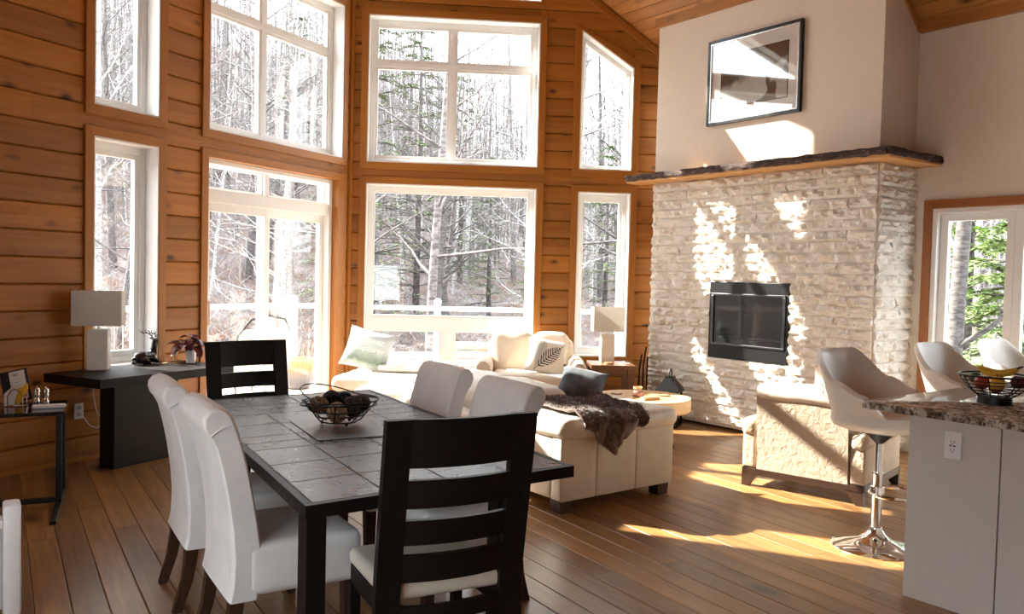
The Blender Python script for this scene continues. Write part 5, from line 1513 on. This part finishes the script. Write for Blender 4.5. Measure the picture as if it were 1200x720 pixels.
for i in range(NA + 1):
    az = R(-95 + 215 * i / NA); row = []
    for j in range(NR + 1):
        r = 9 + 101 * (j / NR) ** 1.6
        x, y = r * math.sin(az), r * math.cos(az)
        row.append(m.b.verts.new((x, y, ground_z(x, y))))
    grid.append(row)
for i in range(NA):
    for j in range(NR): m.b.faces.new((grid[i][j], grid[i + 1][j], grid[i + 1][j + 1], grid[i][j + 1]))
struct(m.build('ground', 'hill', None, angle=180))
bpy.data.objects['ground']['label'] = 'wooded hillside covered in dead leaves'

def bark_mat(name, c1, c2, marks=True):
    t = NT(name); v = t.coord((3, 3, 9), rnd=31.0); n = t.noise(v, 2.2, 5, .7)
    col = t.ramp(n, [(0.42, c1), (0.56, c2)])
    return t.set(col, .9)
MAT['bark_pale'] = bark_mat('pale_grey_bark', (.16, .15, .15), (.42, .41, .41)); MAT['bark_dark'] = bark_mat('dark_grey_bark', (.05, .045, .045), (.13, .115, .115)); MAT['bark_mid'] = bark_mat('brown_grey_bark', (.085, .075, .075), (.22, .20, .20))
def grow(rr, H, r0, lean, nb, spread, up, wig=.25):
    """bare tree: list of (points, radii)"""
    out_t, out_b = [], []
    n = 9; pts, rad = [], []
    p = Vector((0, 0, -.4)); d = Vector((lean, rr.uniform(-.04, .04), 1)).normalized()
    for i in range(n + 1):
        pts.append(p.copy()); rad.append(max(.012, r0 * (1 - i / n) ** .8))
        d = (d + Vector((rr.uniform(-1, 1), rr.uniform(-1, 1), .6)) * wig * .12).normalized(); p = p + d * (H / n)
    out_t.append((pts, rad))
    for k in range(nb):
        f = .22 + .75 * (k + rr.random()) / nb; i = min(n - 1, int(f * n)); q = pts[i].lerp(pts[i + 1], f * n - i)
        a = rr.uniform(0, 2 * PI); L = H * spread * (1.1 - .75 * f) * rr.uniform(.6, 1.3)
        bd_ = Vector((math.cos(a), math.sin(a), up + rr.uniform(-.3, .4))).normalized()
        bp, br = [q], [max(.010, rad[i] * .40)]
        for s_ in range(4):
            bd_ = (bd_ + Vector((rr.uniform(-1, 1), rr.uniform(-1, 1), rr.uniform(-.4, .8))) * wig).normalized()
            bp.append(bp[-1] + bd_ * L / 4); br.append(max(.0045, br[0] * (1 - (s_ + 1) / 4.6)))
        out_b.append((bp, br))
        for w in range(5):
            g = rr.uniform(.25, .98); j = min(3, int(g * 4)); q2 = bp[j].lerp(bp[j + 1], g * 4 - j)
            td = (bd_ + Vector((rr.uniform(-1, 1), rr.uniform(-1, 1), rr.uniform(-.5, .9))) * .9).normalized(); l2 = L * rr.uniform(.18, .42)
            e1 = q2 + td * l2 * .5; td = (td + Vector((rr.uniform(-1, 1), rr.uniform(-1, 1), rr.uniform(-.3, .6))) * .5).normalized()
            e2 = e1 + td * l2 * .5
            out_b.append(([q2, e1, e2], [.0075, .006, .0035]))
            if rr.random() < .7: out_b.append(([e1, e1 + (td + Vector((rr.uniform(-1, 1), rr.uniform(-1, 1), .3)) * .8).normalized() * l2 * .45], [.0045, .003]))
    return out_t, out_b
protos = []
for k, (H, r0, lean, nb, sp, up, mt) in enumerate(((11, .10, .02, 17, .22, .5, 'bark_mid'), (13, .13, -.05, 20, .22, .7, 'bark_dark'), (9.5, .075, .07, 15, .25, .3, 'bark_pale'), (12, .11, -.02, 18, .25, .2, 'bark_mid'), (14, .09, .05, 16, .20, .9, 'bark_pale'), (10, .12, .10, 18, .28, .4, 'bark_dark'))):
    rr = random.Random(100 + k); a, b = grow(rr, H, r0, lean, nb, sp, up)
    m = MB(); [m.tube(p, r, 7) for p, r in a]; tm = m.mesh('trunk', mt, angle=180)
    m = MB(); [m.tube(p, r, 4, cap=False) for p, r in b]; bm_ = m.mesh('branches', mt, angle=180)
    protos.append((tm, bm_, mt))
tree_label = {'bark_pale': 'bare pale barked tree on the hillside', 'bark_mid': 'bare brown grey tree on the hillside', 'bark_dark': 'bare dark trunked tree on the hillside'}
rr = random.Random(77); placed = []
def bare_tree(k, x, y, sc, rz, lab=None, grp=True):
    tm, bm_, mt = protos[k]
    size = 'slender ' if sc < .85 else ('tall ' if sc > 1.0 else '')
    t = thing('bare_tree', lab or size + tree_label[mt], 'tree', (x, y, ground_z(x, y)), rz, 'bare trees on the hillside' if grp else None)
    t.scale = (sc, sc, sc)
    obj('trunk', tm, t); obj('branches', bm_, t)
n_try = 0
while len(placed) < 150 and n_try < 6000:
    n_try += 1
    az = rr.uniform(7, 52) if rr.random() < .90 else rr.uniform(60, 74); r = 17 + 46 * rr.random() ** 1.2
    x, y = r * math.sin(R(az)), r * math.cos(R(az))
    if any((x - a) ** 2 + (y - b) ** 2 < 1.6 for a, b in placed): continue
    placed.append((x, y)); bare_tree(rr.randrange(6), x, y, rr.uniform(.7, 1.15), rr.uniform(0, 6.28))
# trees that dapple the sunlight, up the slope towards the sun
for k in range(8):
    az = rr.uniform(-42, -14); r = rr.uniform(16, 34)
    x, y = 3 + r * math.sin(R(az)), 8 + r * math.cos(R(az))
    bare_tree(rr.randrange(6), x, y, rr.uniform(.8, 1.2), rr.uniform(0, 6.28))
# distant forest: too many to count
def far_forest(name, n, r0, r1, mat, seed):
    rr = random.Random(seed); vv, ff = [], []
    def stick(p, q, a, b):
        d = (q - p).normalized(); u = d.orthogonal().normalized(); w = d.cross(u); k = len(vv)
        for c, rd in ((p, a), (q, b)):
            for t_ in range(3): an = 2.094 * t_; vv.append(c + (u * math.cos(an) + w * math.sin(an)) * rd)
        for t_ in range(3): ff.append((k + t_, k + (t_ + 1) % 3, k + 3 + (t_ + 1) % 3, k + 3 + t_))
    for _ in range(n):
        az = rr.uniform(2, 78); r = rr.uniform(r0, r1); x, y = r * math.sin(R(az)), r * math.cos(R(az)); z = ground_z(x, y)
        H = rr.uniform(7, 13); b = Vector((x, y, z)); t_ = b + Vector((rr.uniform(-.8, .8), rr.uniform(-.8, .8), H))
        stick(b, t_, .055 * rr.uniform(.6, 1.4), .015)
        for k in range(18):
            f = rr.uniform(.15, .98); q = b.lerp(t_, f); a = rr.uniform(0, 6.28); L = rr.uniform(.8, 2.2) * (1.2 - f * .7)
            e = q + Vector((math.cos(a) * L, math.sin(a) * L, L * rr.uniform(.1, 1.0))); stick(q, e, .018, .006)
            e2 = q.lerp(e, .6); stick(e2, e2 + Vector((rr.uniform(-1, 1), rr.uniform(-1, 1), rr.uniform(0, 1))) * L * .45, .012, .006)
    me = bpy.data.meshes.new(name); me.from_pydata(vv, [], ff); me.materials.append(MAT[mat]); o = obj(name, me); o['kind'] = 'stuff'
    return o
tag(far_forest('distant_forest', 1400, 34, 105, 'bark_mid', 5), 'distant leafless forest covering the hillside', 'forest')
tag(far_forest('distant_birches', 260, 30, 100, 'bark_pale', 6), 'distant pale trunks scattered through the leafless forest', 'forest')
# low brush
def brush(name, n, mat, seed, r0, r1, h):
    rr = random.Random(seed); vv, ff = [], []
    for _ in range(n):
        az = rr.uniform(4, 80); r = r0 + (r1 - r0) * rr.random(); x, y = r * math.sin(R(az)), r * math.cos(R(az)); z = ground_z(x, y)
        for s_ in range(4):
            k = len(vv); d = Vector((rr.uniform(-.8, .8), rr.uniform(-.8, .8), rr.uniform(.3, 1.0))) * h * rr.uniform(.5, 1.3); o_ = d.orthogonal().normalized() * .012
            b = Vector((x, y, z)); vv += [b - o_, b + o_, b + d]; ff.append((k, k + 1, k + 2))
    me = bpy.data.meshes.new(name); me.from_pydata(vv, [], ff); me.materials.append(MAT[mat]); o = obj(name, me); o['kind'] = 'stuff'; return o
MAT['brush_red'] = plain('dead_bracken', (.24, .13, .09), .95, var=.5); MAT['brush_grey'] = plain('grey_twigs', (.26, .25, .26), .95, var=.4)
tag(brush('dead_bracken', 7000, 'brush_red', 8, 15, 40, .7), 'rusty dead bracken on the forest floor', 'undergrowth')
tag(brush('grey_twigs', 9000, 'brush_grey', 9, 15, 60, 1.3), 'grey twiggy undergrowth between the trees', 'undergrowth')
# evergreens
MAT['needles'] = plain('conifer_needles', (.13, .19, .075), .8, var=.5, nscale=3); MAT['needles_pale'] = plain('cedar_sprays', (.24, .33, .12), .8, var=.45, nscale=4)
def conifer_mesh(seed, H, w, mat, droop=.25, tiers=20, dens=1.0):
    rr = random.Random(seed); vv, ff = [], []; tw = MB()
    tw.tube([(0, 0, -.4), (.03, 0, H * .5), (0, .03, H)], [.11, .07, .012], 7)
    for i in range(tiers):
        f = .10 + .88 * i / tiers; z = H * f; L0 = w * (1.05 - f) ** .8
        for b in range(7):
            a = rr.uniform(0, 6.28); L = L0 * rr.uniform(.55, 1.15); d = Vector((math.cos(a), math.sin(a), rr.uniform(-.1, .25)))
            tip = Vector((0, 0, z)) + d * L + Vector((0, 0, -droop * L))
            tw.tube([(0, 0, z), Vector((0, 0, z)) + d * L * .5, tip], [.018, .012, .004], 4, cap=False)
            for s_ in range(int(46 * dens)):
                g = rr.uniform(.2, 1.05); c = Vector((0, 0, z)).lerp(tip, g) + Vector((0, 0, .10 * L * math.sin(g * 3.0)))
                side = Vector((-d.y, d.x, 0)) * rr.choice((-1, 1)); dir_ = (side * rr.uniform(.3, 1) + d * rr.uniform(.2, 1) + Vector((0, 0, rr.uniform(-.5, .25)))).normalized()
                ln = rr.uniform(.06, .17) * (1.1 - .4 * g); nrm = dir_.cross(Vector((rr.uniform(-.3, .3), rr.uniform(-.3, .3), 1))).normalized() * ln * .17
                k = len(vv); vv += [c - nrm * .5, c + dir_ * ln * .55 - nrm, c + dir_ * ln, c + dir_ * ln * .55 + nrm, ]; ff.append((k, k + 1, k + 2, k + 3))
    me = bpy.data.meshes.new('foliage'); me.from_pydata(vv, [], ff); me.materials.append(MAT[mat])
    return tw.mesh('trunk', 'bark_dark', angle=180), me
cA = conifer_mesh(1, 9.0, 2.3, 'needles', .15, 20); cB = conifer_mesh(2, 7.0, 1.9, 'needles', .30, 18); cC = conifer_mesh(4, 5.0, 1.35, 'needles_pale', .25, 20, 2.4)
def conifer(pr, az, r, sc, lab, z=None, grp='evergreens on the hillside'):
    x, y = r * math.sin(R(az)), r * math.cos(R(az))
    t = thing('evergreen_tree', lab, 'tree', (x, y, ground_z(x, y) if z is None else z), az, grp); t.scale = (sc, sc, sc)
    obj('trunk', pr[0], t); f = obj('foliage', pr[1], t); f['kind'] = 'stuff'
for pr, az, r, sc in ((cA, 27.5, 21, 1.0), (cA, 30.5, 26, 1.1), (cB, 25.2, 24, .9), (cA, 33.5, 33, 1.0), (cB, 35.5, 27, .8), (cB, 43.5, 27, .9), (cA, 46, 34, 1.0), (cB, 38.2, 20, .5), (cA, 22.5, 40, 1.0), (cB, 16.5, 42, 1.0)):
    conifer(pr, az, r, sc, 'dark green evergreen standing among the bare trees')
for az, r, sc in ((68.2, 11.8, .95), (71.5, 13.5, 1.15), (66.0, 15.0, 1.1), (74.5, 12.5, 1.0)):
    conifer(cC, az, r, sc, 'light green cedar outside the right-hand patio door', None, 'cedars outside the right-hand door')
bare_tree(1, 10.4 * math.sin(R(64.6)), 10.4 * math.cos(R(64.6)), .85, 2.0, 'leaning grey trunk close outside the right-hand patio door', False)
